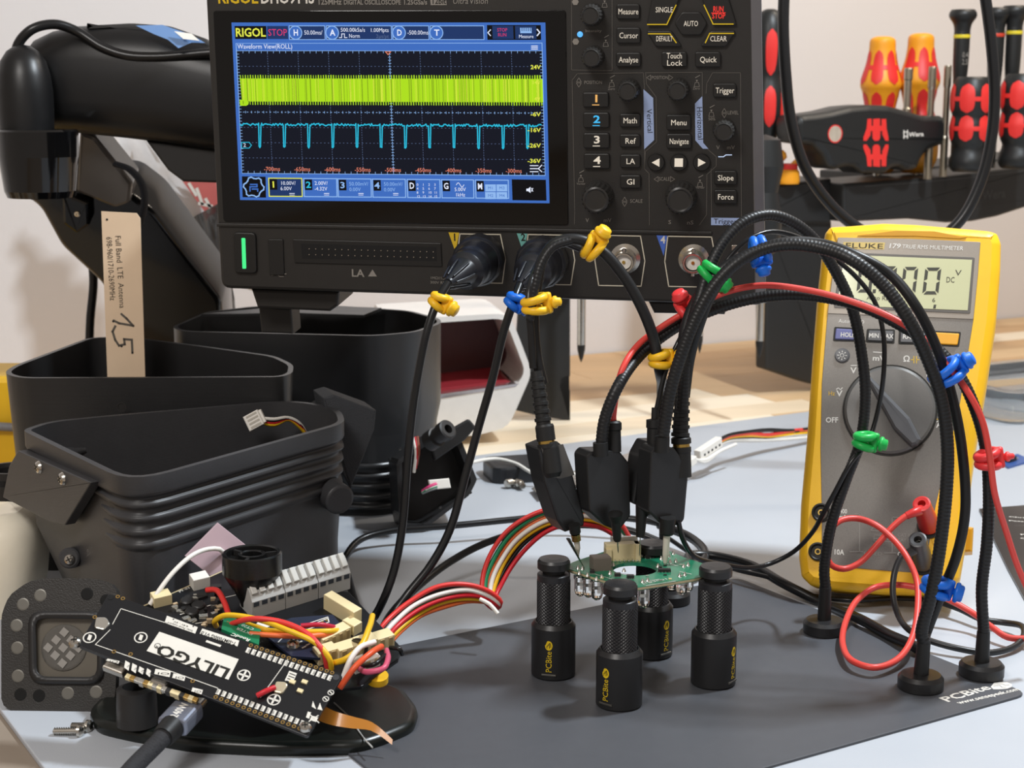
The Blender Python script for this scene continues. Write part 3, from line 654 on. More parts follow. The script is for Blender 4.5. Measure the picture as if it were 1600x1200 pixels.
# front one: ribbed
C3 = [(34, 672), (204, 755), (540, 661), (532, 638), (460, 624), (187, 647), (75, 658)]
xl = G(118, 770, 6)[0]
def clip3(q, z, th=0):
    k = min(1, max(0, (8.3 - z) / .4)); lim = xl + th
    return V(q[0] + (max(q[0], lim + .12 * (q[0] - lim)) - q[0]) * k if q[0] < lim else q[0], q[1])
sec = [(9.5, 0), (8.75, 0), (8.6, .06), (8.5, .27)]
for k in range(4):
    z = 8.45 - k * .62; sec += [(z - .1, .3), (z - .17, .08 + .03 * k), (z - .34, .04 + .03 * k), (z - .46, .29)]
sec += [(5.7, .4), (2.5, .45), (MZ, .5)]
c3r, rim3, inn3 = shell(C3, 9.5, .32, sec, 'printed_enclosure', 'ribbed open black printed enclosure, nearest of the three, standing behind the circuit boards', PRTM, clip3, rr=[.6, 2.6, 1.1, 1.6, 2.0, 3.0, 1.0])
ctr3 = np.mean(np.array(rim3), axis=0)
_bu = nrm(G(190, 748, 9.4) - G(45, 678, 9.4)); _bn = V(_bu[1], -_bu[0], 0); BFR = Fr(G(120, 714, 9.4) + _bn * .55, _bu, (0, 0, 1))
br = MB().pxprism(BFR, [(28, 704), (142, 754), (101, 821), (78, 816), (4, 777), (14, 728)], -.5, 0, PRTM, .05, .12).build('screw_bracket', c3r)
def screw(fr, name, parent, r=.32, m=STEEL):
    k = MB().lathe(fr, [(r, -.1), (r, .03), (r * .85, .14), (r * .5, .2), (.001, .21)], m, 18)
    for a in (0, 1):
        f2 = fr.rot(.5 + a * math.pi / 2); k.box(f2, (-r * .55, r * .55), (-r * .1, r * .1), (.2, .225), 0, INKK, False)
    return k.build(name, parent)
for x, y in ((62, 730), (99, 748)): screw(BFR.put(x, y, 0), 'screw', br)
EF = Fr(W(108, 872, 72.5), (1, 0, 0), (0, .25, 1))
ea = MB().lathe(EF, [(.5, -.8), (.5, 0), (.42, .06), (.001, .06)], PRTM, 20).build('screw_ear', c3r); screw(EF.put(109, 874, .06), 'screw', ea, .26)
# rear wedge and drain peg
wf = Fr(W(540, 680, 83.5), nrm(V(1, .35, 0)), (0, 0, 1))
MB().pxprism(wf, [(505, 622), (522, 617), (588, 641), (585, 672), (548, 764), (525, 720)], -2.5, 0, mat('rough printed plastic', '3a3c40', .7, bump=.7, bscale=1400), .08, .05).build('wedge', c3r)
pa, pb = W(480, 742, 80.5), W(530, 780, 77.5)
MB().tube([pa, (pa + pb) / 2, pb, pb + (pb - pa) * .03], lambda t: .78 if t < .93 else .62, PRTM, 20, .3).build('peg', c3r)
MB().tube([W(492, 640, 86), W(505, 645, 85), W(512, 660, 85)], .5, mat('shredded plastic', '202022', .9, bump=.9, bscale=900), 8, .3).build('rough_seam', c3r)
# connector on its lead inside
cf = Fr(W(398, 657, 82), nrm(V(.85, .1, .45)), nrm(V(-.4, .2, .8)))
cn = thing('wire_connector', 'white four-way plug on short wires inside the ribbed enclosure', 'connector', W(398, 668, 82))
k = MB(); k.box(cf, (-.45, .4), (-.42, .42), (-.3, .3), .05, WHT); k.box(cf, (.4, .55), (-.36, .36), (-.2, .2), .03, WHT)
k.build('plug', cn)
k = MB()
for j in range(4): k.box(cf, (-.3, .3), (-.34 + j * .2, -.24 + j * .2), (.28, .32), 0, mat('plug slots', 'b8b2a6', .5), False)
k.build('slots', cn)
for j, (c, dy) in enumerate((('yellow wire', 5), ('red wire', 2), ('black wire', -1), ('white wire', -4))):
    mm = {'yellow wire': mat('yellow wire', 'e8b820', .4), 'red wire': mat('red wire', 'c8202c', .4), 'black wire': CAB, 'white wire': mat('white wire', 'ece8e0', .4)}[c]
    MB().tube([W(410, 657 + dy * .8, 82), W(428, 659 + dy, 82.3), W(450, 654 + dy * .3, 83), W(468, 664 + dy * .6, 83.5), W(482, 684, 84)], .1, mm, 7, .2).build('wire', cn)
# left bin
C1 = [(5, 583), (20, 572), (140, 527), (200, 526), (300, 538), (430, 556), (459, 570), (457, 583), (440, 589), (250, 590), (30, 591)]
c1r, rim1, inn1 = shell(C1, 10.8, .28, [(10.8, 0), (MZ, .6)], 'printed_bin', 'smooth open black printed bin holding the paper-faced antenna strip', PRT, rr=1.0)
ff = Fr(G(200, 591, 10.9) + V(0, -.05, 0), (1, 0, 0), (0, 0, 1))
k = MB(); k.lathe(ff.put(190, 636, 0), [(.28, .0), (.28, .03), (.2, .03), (.18, -.02)], BLK, 14); k.build('drain_hole', c1r)
lt = MB(); f2 = Fr(G(255, 556, 9.4) + V(0, -1.5, -.6), nrm(V(1, -.1, 0)), (0, 0, 1))
lt.pxprism(f2, [(233, 561), (278, 561), (270, 566), (232, 566)], 0, .1, mat('label slot', '3a3836', .5)); lt.build('label_tab', c1r)
# tall rear bin under the oscilloscope
C2 = [(267, 511), (285, 518), (463, 522), (583, 525), (650, 519), (690, 505), (688, 498), (640, 485), (520, 477), (400, 478), (323, 487)]
sec2 = [(11.35, 0), (6.2, .05), (3.6, .6), (3.4, .6)]
for k in range(5):
    z = 3.3 - k * .66; sec2 += [(z, .55), (z - .05, .25), (z - .3, .25), (z - .36, .62)]
sec2 += [(MZ, .6)]
c2r, rim2, inn2 = shell(C2, 11.35, .26, sec2, 'tall_printed_bin', 'tall black printed bin with vent ribs under the oscilloscope', PRT, rr=1.0)
lf_ = Fr(G(480, 480, 11.45), nrm(V(1, .1, 0)), nrm(V(0, 1, .06)))
MB().pxprism(lf_, [(322, 487), (470, 476), (600, 483), (578, 494), (460, 488), (392, 488)], 0, .2, PRT, .03).build('lid_flange', c2r)
# hopper box hung on its right side
hf = Fr(W(680, 750, 93.5), nrm(V(1, .25, 0)), nrm(V(.32, .25, 1)))
hp = thing('hopper_box', 'open black slanted box with a nozzle, leaning on the tall bin', 'box', G(690, 835, MZ))
ho = [(606, 690), (655, 662), (700, 690), (748, 775), (744, 800), (690, 838), (655, 822), (640, 790)]
def respx(p, n=48):
    p = [np.array(q, float) for q in p]; L = [0]
    for i in range(len(p)): L.append(L[-1] + np.linalg.norm(p[(i + 1) % len(p)] - p[i]))
    o = []
    for j in range(n):
        t = L[-1] * j / n; i = max(k for k in range(len(p)) if L[k] <= t + 1e-9); f = (t - L[i]) / (L[i + 1] - L[i]); o.append(p[i] * (1 - f) + p[(i + 1) % len(p)] * f)
    return o
oo = [V(*hf.ab(*q)) for q in ho]; oo = oo if area2(oo) > 0 else oo[::-1]
ins = inset(oo, .3); ro, ri = respx(oo), respx(ins)
b = MB(); b.ring(hf, ro, ri, -2.6, 0, PRT); b.prism(hf, oo, -2.9, -2.5, PRT); b.build('shell', hp)
for x, y in ((625, 702), (640, 718), (688, 793), (735, 770)): MB().lathe(hf.put(x, y, 0), [(.1, 0), (.09, .02), (.001, .0)], BLK, 10).build('screw_boss', hp)
n0, n1 = W(672, 690, 92), W(712, 662, 90.6)
MB().lathe(axis_frame(n0, n1 - n0), [(.62, 0), (.62, .7), (.5, .72), (.5, 1.2), (.6, 1.25), (.6, 1.75), (.5, 1.8), (.28, 1.8), (.26, 1.4), (.001, 1.4)], BLK, 24).build('nozzle', hp)
MB().pxprism(hf, [(648, 672), (700, 652), (716, 672), (705, 690), (668, 712)], .0, .5, BLK, .1, .1).build('nozzle_block', hp)
hw = thing('hopper_harness', 'white plug with pink and green wires inside the slanted box', 'connector', W(690, 770, 93))
MB().box(Fr(W(690, 756, 93.2), nrm(V(1, .2, .05)), nrm(V(-.2, .2, 1))), (-.75, .5), (-.3, .3), (-.3, .1), .06, WHT).build('plug', hw)
for j, mm in enumerate((mat('pink wire', 'd8447c', .4), mat('white wire', 'ece8e0', .4), mat('green wire', '1f8a5c', .4), mat('grey wire', '8f9290', .4))):
    MB().tube([W(682, 756 + j * 2, 93), W(672, 760 + j * 1.6, 92.8), W(660, 768 + j * .6, 93)], .11, mm, 6, .2).build('wire', hw)
hw = thing('loose_wires', 'short red, white and brown wires hanging at the mouth of the slanted box', 'wire', W(645, 740, 92.5))
for j, mm in enumerate((mat('white wire', 'ece8e0', .4), mat('red wire', 'c8202c', .4), mat('brown wire', '7a3a24', .4))):
    MB().tube([W(646 + j * 3, 684 - j, 92.8), W(650 + j * 2, 705, 92.4), W(647 + j * 2, 738 - j * 6, 92.6)], .1, mm, 6, .2).build('wire', hw)
# antenna strip standing in the left bin
AN = Fr(W(192, 460, 92.2), nrm(V(1, .02, -.03)), nrm(V(.03, .06, 1)))
an = thing('antenna_strip', 'tan paper-faced antenna strip, hand-marked 15, standing in the left bin', 'antenna', W(197, 620, 92))
PAP = mat('tan backing paper', 'e0c6a8', .6, var=.05, scale=90)
MB().pxprism(AN, [(158, 330), (213, 333), (219, 341), (228, 620), (169, 620)], -.06, .02, PAP, .01).build('strip', an)
t = MB(); t.text(AN, 'Full Band  LTE  Antenna', (180, 368), (187, 481), 8.5, .03, INKK); t.text(AN, '698-960/1710-2690MHz', (166, 370), (172, 469), 8.5, .03, INKK)
pen = mat('grey marker ink', '5a544c', .5)
for l in ([(178, 501), (186, 505), (208, 509), (198, 498), (190, 491)], [(207, 551), (206, 531), (194, 530), (195, 538), (186, 540), (180, 531), (176, 518), (180, 510)]): t.stroke(AN, l, .13, .03, pen)
for x, y in ((167, 343), (190, 541), (207, 551), (177, 502)): t.disc(AN, x, y, .07, .035, INKK, 8)
t.build('printed_lettering', an)
# bits at the left edge
cs = MB(); rings = []
CRM = mat('cream plastic shell', 'f6eeda', .42)
for k, (s, z) in enumerate(((1.0, MZ), (1.02, 1.2), (1.0, 2.6), (.92, 3.9), (.76, 4.6), (.5, 4.9))):
    rings.append([V(-28.2 + (3.6 * s) * math.copysign(abs(math.cos(a)) ** .6, math.cos(a)) + k * .25, 79.5 + (3.0 * s) * math.copysign(abs(math.sin(a)) ** .6, math.sin(a)), z - (k > 2) * 1.0 * max(0, -math.cos(a))) for a in [2 * math.pi * j / 32 for j in range(32)]])
cs.loft(rings, CRM); tag(cs.build('cream_shell'), 'cream moulded plastic shell beside the ribbed enclosure', 'shell')
f_ = Fr(W(22, 812, 87), (1, 0, 0), (0, 1, .0)); 
k = MB().lathe(Fr((f_.O[0], f_.O[1], MZ), (1, 0, 0), (0, 1, 0)), [(1.3, 0), (1.3, 4.6), (1.5, 5.0), (1.5, 5.4), (1.3, 5.4), (1.1, 5.2), (1.05, 4.4), (.001, 4.4)], BLK, 26)
tag(k.build('lens_cup'), 'round black lens cup behind the cream plastic shell', 'cup')
k = MB().box(flat(-36, 108, 0), (-4, 3.2), (-3, 3), (MZ, 7.2), .4, mat('yellow case', 'e4b51e', .4)); yc = k.build('yellow_case'); tag(yc, 'yellow plastic case behind the left bin, mostly cut by the frame', 'case')
MB().tube([V(-36, 104.8, 4), V(-34, 104.6, 3.9), V(-31.8, 105, 3.7)], .3, mat('grey lead', '7c7c80', .5), 8, .3).build('lead', yc)
# perforated lens cover leaning in front
PF = face_frame(G(85, 1114, MZ) + V(0, .2, 0), R(2), R(20))
lc = thing('lens_cover', 'black perforated square lens cover leaning on the ribbed enclosure', 'cover', PF.O)
oo = [(2, 960), (14, 930), (45, 908), (75, 903), (150, 904), (180, 915), (186, 940), (180, 1090), (170, 1112), (40, 1117), (15, 1110), (2, 1100)]
op = rpoly([PF.ab(*q) for q in oo], .3); op = op if area2(op) > 0 else op[::-1]
cc = [PF.ab(*q) for q in ((52, 960), (160, 960), (160, 1064), (54, 1063))]; cp = rpoly(cc, .5); cp = cp if area2(cp) > 0 else cp[::-1]
b = MB(); b.ring(PF, respx(op, 60), respx(cp, 60), -.5, 0, mat('grainy black plastic', '2c2a28', .5, bump=.35, bscale=1600)); b.build('plate', lc)
rimq = rpoly([PF.ab(*q) for q in ((45, 955), (163, 955), (163, 1069), (47, 1068))], .6); rin = rpoly([PF.ab(*q) for q in ((56, 966), (153, 967), (153, 1058), (58, 1057))], .4)
MB().ring(PF, respx(rimq if area2(rimq) > 0 else rimq[::-1], 48), respx(rin if area2(rin) > 0 else rin[::-1], 48), 0, .14, BLK, True).build('window_rim', lc)
MB().pxprism(PF, [(56, 966), (153, 967), (153, 1058), (58, 1057)], -.35, -.2, mat('smoky lens', '6a655c', .1, var=.1, spec=.6), 0, .3).build('window_glass', lc)
ls = MB(); cx, cy = PF.ab(98, 1012, 0); f0 = PF.sub(cx, cy, -.18)
ls.lathe(f0, [(1.0, 0), (.98, .03), (.9, .06), (.001, .1)], mat('lens glass', '8f8c86', .05, trans=.6, ior=1.5), 28); ls.build('lens', lc)
fc = MB()
for i in range(-2, 3):
    for j in range(-2, 3):
        if (i + j) % 2 == 0 and i * i + j * j < 6: fc.quad([f0.p(*(np.array((i * .33, j * .33)) + q), .115) for q in (np.array((-.22, -.03)), np.array((.03, -.22)), np.array((.22, .03)), np.array((-.03, .22)))], mat('facet silver', 'b9b8b4', .2, .7))
fc.build('facets', lc)
GREY = mat('grey disc magnet', '77756f', .35, .5); DRK = mat('dark hole', '050505', .8)
for x, y, mm in ((63, 930, GREY), (136, 928, DRK), (36, 944, GREY), (26, 977, GREY), (27, 1012, GREY), (28, 1056, GREY), (32, 1085, DRK), (61, 1087, DRK), (106, 1083, GREY), (150, 1081, GREY), (166, 938, DRK)):
    r_ = .27
    k = MB().lathe(PF.put(x, y, 0), [(r_, .004), (r_ * .8, .012), (.001, .012)], mm, 18)
    k.build('hole_disc', lc)
# ------------------------------------------------------------------ board stack on the left
PCBK = mat('black solder mask', '17181b', .32, spec=.5, var=.1); GLD = mat('gold pad', 'c9a562', .3, .9); SOL = mat('solder', 'd6d4cc', .25, .9); SILK = mat('silk screen', 'dedbd2', .5)
CVM = mat('green-black cover gloss', '101411', .3)
cv = MB(); ring = [G(x, y, MZ) for x, y in ((138, 1128), (160, 1105), (200, 1085), (300, 1062), (420, 1062), (560, 1072), (630, 1092), (655, 1125), (648, 1150), (600, 1170), (560, 1182), (420, 1184), (300, 1178), (200, 1160), (150, 1148))]
rg = rpoly([(q[0], q[1]) for q in ring], .6); rg = rg if area2(rg) > 0 else rg[::-1]
cvr = thing('curved_cover', 'glossy black curved cover lying under the circuit boards', 'cover', (np.mean([q[0] for q in ring]), np.mean([q[1] for q in ring]), MZ))
cv.loft([[V(q[0], q[1], z) for q in inset(rg, d)] for z, d in ((MZ, .1), (MZ + .3, 0), (MZ + .5, .06), (MZ + .58, .3))], CVM); cv.build('shell', cvr)
pf = G(215, 1130, .5); MB().lathe(Fr((pf[0], pf[1], .5), (1, 0, 0), (0, 1, 0)), [(.85, 0), (.8, 1.5), (.55, 1.6), (.5, .9), (.001, .9)], BLK, 20).build('post', cvr)
gs = MB()
for l in ([(522, 1098), (545, 1120), (560, 1140)], [(556, 1136), (570, 1155), (582, 1168)]): gs.tube([G(x, y, .5) for x, y in l], .035, mat('glue line', 'b9b9b6', .3), 6, .2)
gs.build('glue_seam', cvr)
fl = MB(); q = [G(490, 1108, 1.6), G(520, 1122, 1.5), G(550, 1129, 1.35), G(580, 1135, 1.1), G(598, 1147, .85), G(613, 1160, .6)]; u_ = V(.1, .55, .8)
FLX = mat('amber flex ribbon', 'b9782c', .35, coat=.2)
c_ = cat(q, .2); fl.loft([[p + nrm(u_) * s * (.36 - .28 * i / len(c_)) for s in (1, -1)] for i, p in enumerate(c_)], FLX, False, False, True, False)
fl.loft([[p + nrm(u_) * s * (.36 - .28 * i / len(c_)) + V(0, .03, 0) for s in (1, -1)] for i, p in enumerate(c_)], FLX, False, False, True, False)
tag(fl.build('flex_ribbon'), 'amber flat flex ribbon running from the modem board to the black cover', 'ribbon cable')
# main board
_a, _b, _c = G(222, 948, 4.0), G(550, 925, 4.0), G(600, 1060, 2.2)
_u = nrm(_b - _a); _n = nrm(np.cross(_u, _a - _c)); _n = _n if _n[2] > 0 else -_n
MF = Fr(_a, _u, np.cross(_n, _u), _n)
mb_ = thing('main_board', 'black main circuit board full of connectors under the modem board', 'circuit board', MF.O)
MB().pxprism(MF, [(218, 950), (362, 886), (372, 905), (545, 925), (628, 1012), (622, 1030), (565, 1072), (430, 1090), (250, 1030)], -.16, 0, PCBK, .02).build('board', mb_)
ed = MB(); ed.stroke(MF, [(219, 949), (362, 886)], .08, .01, mat('board edge', 'b8aa88', .5)); 
for l in ([(282, 960), (330, 945)], [(300, 975), (365, 965)], [(345, 935), (375, 928)]): ed.stroke(MF, l, .05, .01, SILK)
ed.text(MF, 'PV-IN', (281, 926), (297, 919), 5, .01, SILK); ed.build('board_print', mb_)
kk = MB(); rr = random.Random(5)                # small chips and coils on the left part
for k in range(46):
    x, y = rr.uniform(265, 350), rr.uniform(915, 985); 
    if y < 948 - (x - 222) * .42 + 14: continue
    f_ = MF.put(x, y, 0); w_ = rr.uniform(.08, .22); kk.box(f_.rot(rr.choice((0, .4))), (-w_, w_), (-w_ * .6, w_ * .6), (0, rr.uniform(.06, .22)), .01, rr.choice((BLK, SOL, BLK, mat('ceramic part', 'b9a282', .5))), False)
stuff(kk.build('small_components', mb_))
for x, y in ((292, 945), (310, 952), (300, 962)): MB().lathe(MF.put(x, y, 0), [(.3, 0), (.3, .25), (.24, .3), (.001, .3)], BLK, 14).build('coil', mb_)
def cbox(x, y, ang, w_, d_, h_, m, name, parent, slots=0, label=None):
    f_ = MF.put(x, y, 0).rot(ang); k = MB(); k.box(f_, (-w_, w_), (-d_, d_), (0, h_), .03, m, False)
    for j in range(slots):
        xx = -w_ + (j + .5) * 2 * w_ / slots; k.box(f_, (xx - w_ / slots * .45, xx + w_ / slots * .45), (-d_ - .05, -d_), (h_ * .25, h_ * .9), 0, mat('slot shade', 'a8946a', .6), False)
    o = k.build(name, parent)
    if label: lab(o, label)
    return o
cbox(312, 915, .3, .38, .3, .55, WHT, 'battery_socket', mb_, 0, 'white two-pin socket')
cbox(252, 942, .3, .4, .28, .5, CREAM, 'lead_socket', mb_)
# grey terminal blocks
TG = mat('grey terminal housing', 'b3b4b2', .45); 
tb = thing('terminal_block', 'row of light grey spring terminal blocks at the back edge of the main board', 'terminal block', MF.at(470, 945, 0))
ta, tbp = MF.at(392, 966, 0), MF.at(546, 918, 0); td = nrm(tbp - ta); tl = np.linalg.norm(tbp - ta); tfr = Fr(ta, td, np.cross(MF.n, td), MF.n)
prof = [(0, 0), (0, .85), (.25, 1.2), (.55, 1.45), (.95, 1.35), (1.15, 1.05), (1.2, 0)]
for s in range(3):
    a0, a1 = tl * s / 3 + .02, tl * (s + 1) / 3 - .02
    k = MB(); k.loft([[tfr.p(a, y - .1, z) for y, z in prof] for a in (a0, a1)], TG, True, True, False); k = k.build('block', tb)
    o = MB(); n_ = 4
    for j in range(n_):
        c0 = a0 + (j + .5) * (a1 - a0) / n_; w_ = (a1 - a0) / n_ * .34
        o.box(Fr(tfr.p(c0, .3, 1.3), tfr.u, nrm(tfr.v * .75 + tfr.n * .6)), (-w_, w_), (-.3, .36), (-.1, .14), .04, mat('terminal lever', 'c4c4bf', .45), False)
    o.build('levers', k)
    o = MB()
    for j in range(n_):
        c0 = a0 + (j + .5) * (a1 - a0) / n_; w_ = (a1 - a0) / n_ * .33
        o.box(Fr(tfr.p(c0, -.1, .72), tfr.u, tfr.n), (-w_, w_), (-.12, .1), (-.01, .015), 0, mat('terminal mouth', '3a4048', .6), False)
    o.build('wire_mouths', k)
# funnel
FF = Fr(MF.at(396, 945, 0), (1, 0, 0), (0, 1, 0))
zt = 2.35; fn = MB().lathe(FF, [(.55, 0), (.6, .25), (.95, .9), (1.22, 1.35), (1.3, 1.5), (1.3, zt), (1.22, zt + .05), (1.1, zt), (1.08, zt - .25), (.62, zt - .25), (.6, zt - .02), (.5, zt), (.42, zt - .05), (.4, 1.2), (.001, 1.2)], mat('glossy printed black', '141414', .25, layers=500), 40)
fn = fn.build('lens_funnel'); tag(fn, 'black printed funnel with concentric rings standing on the main board', 'funnel')
sp = MB()
for k in range(3): a = k * 2.1 + .4; sp.box(FF.sub(0, 0, 0).rot(a), (.5, 1.12), (-.07, .07), (zt - .3, zt - .04), 0, BLK, False)
sp.build('spokes', fn)
# connectors on the right of the main board
for (x, y, a, w_, d_, h_, n_) in ((535, 962, -.95, .95, .24, .75, 0), (520, 1005, .55, .75, .28, .65, 4), (550, 985, -.9, .35, .25, .5, 2), (508, 1030, .35, .45, .3, .6, 2), (540, 1025, .35, .45, .3, .6, 2), (570, 1015, .35, .45, .3, .6, 2), (598, 1008, .35, .4, .3, .6, 2), (570, 1042, .4, .6, .25, .5, 3)):
    cbox(x, y, a, w_, d_, h_, CREAM if n_ != 3 else WHT, 'socket', mb_, n_)
cbox(478, 985, -.6, .8, .1, .12, SOL, 'solder_strip', mb_)
cbox(425, 990, -.7, .75, .1, .3, WHT, 'header_strip', mb_)
ye = MF.put(590, 1058, -.2); MB().lathe(ye, [(.45, -.2), (.45, .1), (.001, .12)], YEL, 16).build('yellow_plug', mb_)
# daughter boards
d2_ = thing('sensor_board', 'small navy daughter board with white print beside the terminal blocks', 'circuit board', MF.at(470, 990, .3))
MB().pxprism(MF, [(405, 985), (455, 965), (520, 960), (535, 978), (500, 1028), (455, 1025)], .3, .42, mat('navy board', '20263a', .35), .01).build('board', d2_)
k = MB(); k.stroke(MF, [(435, 1003), (445, 993), (512, 966)], .05, .43, SILK); k.stroke(MF, [(470, 978), (512, 964), (514, 972), (472, 986)], .05, .43, SILK, True)
for j in range(9): k.stroke(MF, [(455 + j * 6, 1012 - (j % 3) * 4), (459 + j * 6, 1010 - (j % 3) * 4)], .08, .43, SILK)
for j in range(5): k.disc(MF, 486 + j * 6, 978 - j * 2.2, .06, .44, GLD, 8)
k.build('board_print', d2_); screw(MF.put(458, 1008, .45), 'screw', d2_, .3)
gfr = Fr(MF.at(372, 985, .9), nrm(MF.u + MF.v * -.1), MF.v, None)
gb = thing('relay_board', 'small green printed board under the crossing red and yellow jumpers', 'circuit board', MF.at(372, 990, .8))
PG = mat('green solder mask', '1c7a52', .35, var=.15)
MB().pxprism(gfr, [(352, 968), (366, 964), (408, 980), (400, 1006), (346, 984)], -.1, .05, PG, .01).build('board', gb)
k = MB(); k.text(gfr, 'RoodC', (392, 999), (364, 989), 6, .06, SILK, True); k.text(gfr, 'EXTER', (397, 990), (372, 980), 5, .06, SILK); k.text(gfr, 'CT20', (398, 982), (380, 975), 5, .06, SILK)
for j in range(4): k.disc(gfr, 358 + j * 4, 972 + j * 1.5, .05, .06, GLD, 8)
k.build('board_print', gb)
# modem board
A_, B_, C_, D_ = [CAM + ray(*q) * zc for q, zc in (((170, 927), 66), ((536, 1054), 63.5), ((481, 1151), 61.5), ((122, 1009), 64))]
_u = nrm((B_ - A_) + (C_ - D_)); _v = nrm((A_ - D_) + (B_ - C_)); _v = nrm(_v - _u * (_u @ _v)); LFm = Fr((A_ + B_ + C_ + D_) / 4, _u, _v)
lg = thing('modem_board', 'long black modem board with white nameplate, slanting on top of the stack', 'circuit board', D_ * V(1, 1, 0) + V(0, 0, 3))
BQ = [(170, 927), (536, 1054), (481, 1151), (122, 1009)]
MB().pxprism(LFm, BQ, -.16, 0, PCBK, .02, .12).build('board', lg)
k = MB()
def lq(ps, m, off=.012): k.quad([LFm.at(x, y, off) for x, y in ps], m)
def lc1(x, y): return (x / 3.5286, 860 + y / 3.5286)
def lc2(x, y): return (300 + x / 3.158, 820 + y / 3.158)
lq([(249, 987), (373, 1030), (357, 1062), (229, 1017)], SILK); [k.text(LFm, 'LILYGO', (361.5 + dx, 1046 + dy), (252.5 + dx, 1007 + dy), 18, .02 + dz, INKK, True) for dx, dy, dz in ((0, 0, 0), (.35, .12, .001), (-.35, -.12, .002))]
k.disc(LFm, 246, 1009, .13, .02, INKK, 14); k.disc(LFm, 246, 1009, .1, .024, SILK, 14); k.text(LFm, 'R', (248, 1010), (244, 1008.5), 4, .028, INKK, True)
lq([(261, 962), (309, 980), (305, 990), (257, 973)], SILK); k.text(LFm, '4.4V - 6V', (295, 978), (273, 970), 3, .02, INKK); k.text(LFm, 'Solar Panel support', (302, 985), (263, 971.5), 3, .02, INKK); k.disc(LFm, 302, 978.5, .035, .02, INKK, 8); k.disc(LFm, 271, 967.5, .035, .02, INKK, 8)
lq([(316, 982), (374, 1001), (371, 1010), (312, 990)], SILK); k.text(LFm, 'T-SIM7000G V1.0', (370, 1004), (316, 986), 5.5, .02, INKK, True); lq([(323, 1000), (346, 1008), (344, 1011), (321, 1003)], SILK)
k.stroke(LFm, [(172, 984), (149, 1007), (248, 1042)], .03, .012, SILK); k.stroke(LFm, [(176, 975), (189, 951), (262, 974)], .03, .012, SILK); k.stroke(LFm, [(248, 1042), (340, 1075)], .03, .012, SILK); k.stroke(LFm, [(450, 1030), (407, 1090)], .03, .012, SILK)
def sym(x, y, plus):
    k.disc(LFm, x, y, .27, .012, SILK, 22); k.disc(LFm, x, y, .22, .016, PCBK, 22)
    if plus:
        k.stroke(LFm, [(x - 6, y - 2), (x + 6, y + 2)], .08, .02, SILK); k.stroke(LFm, [(x + 3, y - 5.5), (x - 3, y + 5.5)], .08, .02, SILK)
    else: lq([(x - 1, y - 5), (x + 4, y - 3), (x + 1, y + 5), (x - 4, y + 3)], SILK, .02)
for x, y, p_ in ((140, 996, 0), (220, 996, 0), (381, 1055, 1), (428, 1093, 1)): sym(x, y, p_)
def pinrow(a, b_, n_, dx, dy):
    for j in range(n_):
        x, y = a[0] + (b_[0] - a[0]) * j / (n_ - 1), a[1] + (b_[1] - a[1]) * j / (n_ - 1)
        k.disc(LFm, x, y, .085, .012, GLD, 12); k.disc(LFm, x, y, .045, .016, DRK, 10)
        e = nrm(V(b_[0] - a[0], b_[1] - a[1])) * 3; dd = V(dx, dy)
        lq([(x + dd[0] * .35 - e[0], y + dd[1] * .35 - e[1]), (x + dd[0] * .35 + e[0], y + dd[1] * .35 + e[1]), (x + dd[0] + e[0], y + dd[1] + e[1]), (x + dd[0] - e[0], y + dd[1] - e[1])], SILK)
        k.text(LFm, ('GND', '3V3', 'IO2', 'IO5', 'VBAT', 'IO34')[j % 6], (x + dd[0] * .45 + e[0] * .0, y + dd[1] * .45), (x + dd[0] * .92, y + dd[1] * .92), 3.2, .02, INKK)
pinrow((392, 1008), (519, 1051), 16, -6, 12); pinrow((337, 1089), (468, 1138), 16, 6, -12)
for a in ((168, 1029, 188, 1035), (196, 1032, 204, 1046), (207, 1036, 215, 1050), (218, 1041, 226, 1052), (230, 1044, 237, 1056), (243, 1045, 268, 1056), (271, 1052, 291, 1062), (301, 1074, 318, 1083)):
    x0, y0, x1, y1 = a; lq([(x0, y0), (x1 - 1, y0 + 4), (x1 - 3, y1 + 2), (x0 - 2, y1 - 3)], SILK); k.text(LFm, 'IO', (x0 + 2, (y0 + y1) / 2 + 3), (x1 - 4, (y0 + y1) / 2 + 4), 4, .02, INKK)
for x, y in ((517, 1082), (509, 1092)): k.disc(LFm, x, y, .13, .012, SILK, 14); k.disc(LFm, x, y, .1, .016, PCBK, 14); k.stroke(LFm, [(x - 2, y - 2), (x + 2, y + 2)], .04, .02, SILK)
for ps in ([(487, 1104), (494, 1108), (489, 1095)], [(496, 1108), (504, 1110), (500, 1098)], [(478, 1121), (483, 1123), (486, 1113), (481, 1112)]): lq(ps, SILK)
lq([(487, 1118), (497, 1121), (494, 1128), (484, 1125)], SILK); k.stroke(LFm, [(485, 1117), (498, 1129)], .04, .02, SILK); k.stroke(LFm, [(497, 1118), (483, 1127)], .04, .02, SILK); lq([(452, 1048), (464, 1052), (457, 1068), (445, 1063)], SILK)
for j in range(4): k.stroke(LFm, [(452 - j * 1.6 + 1, 1052 + j * 4), (460 - j * 1.6 + 1, 1055 + j * 4)], .04, .02, INKK)
for x, y in ((148, 964), (184, 932), (192, 935), (178, 1018), (204, 1022), (301, 1064)): k.disc(LFm, x, y, .09, .012, GLD, 10); k.disc(LFm, x, y, .05, .016, DRK, 8)
k.disc(LFm, 173, 933, .13, .012, DRK, 12); k.disc(LFm, 525, 1058, .14, .012, mat('mount hole', '3a3b3e', .4), 12)
k.build('board_print', lg)
MB().pxprism(LFm, [(150, 964), (166, 964), (172, 974), (162, 984), (147, 980)], 0, .08, SOL, .04, .1).build('solder_blob', lg)
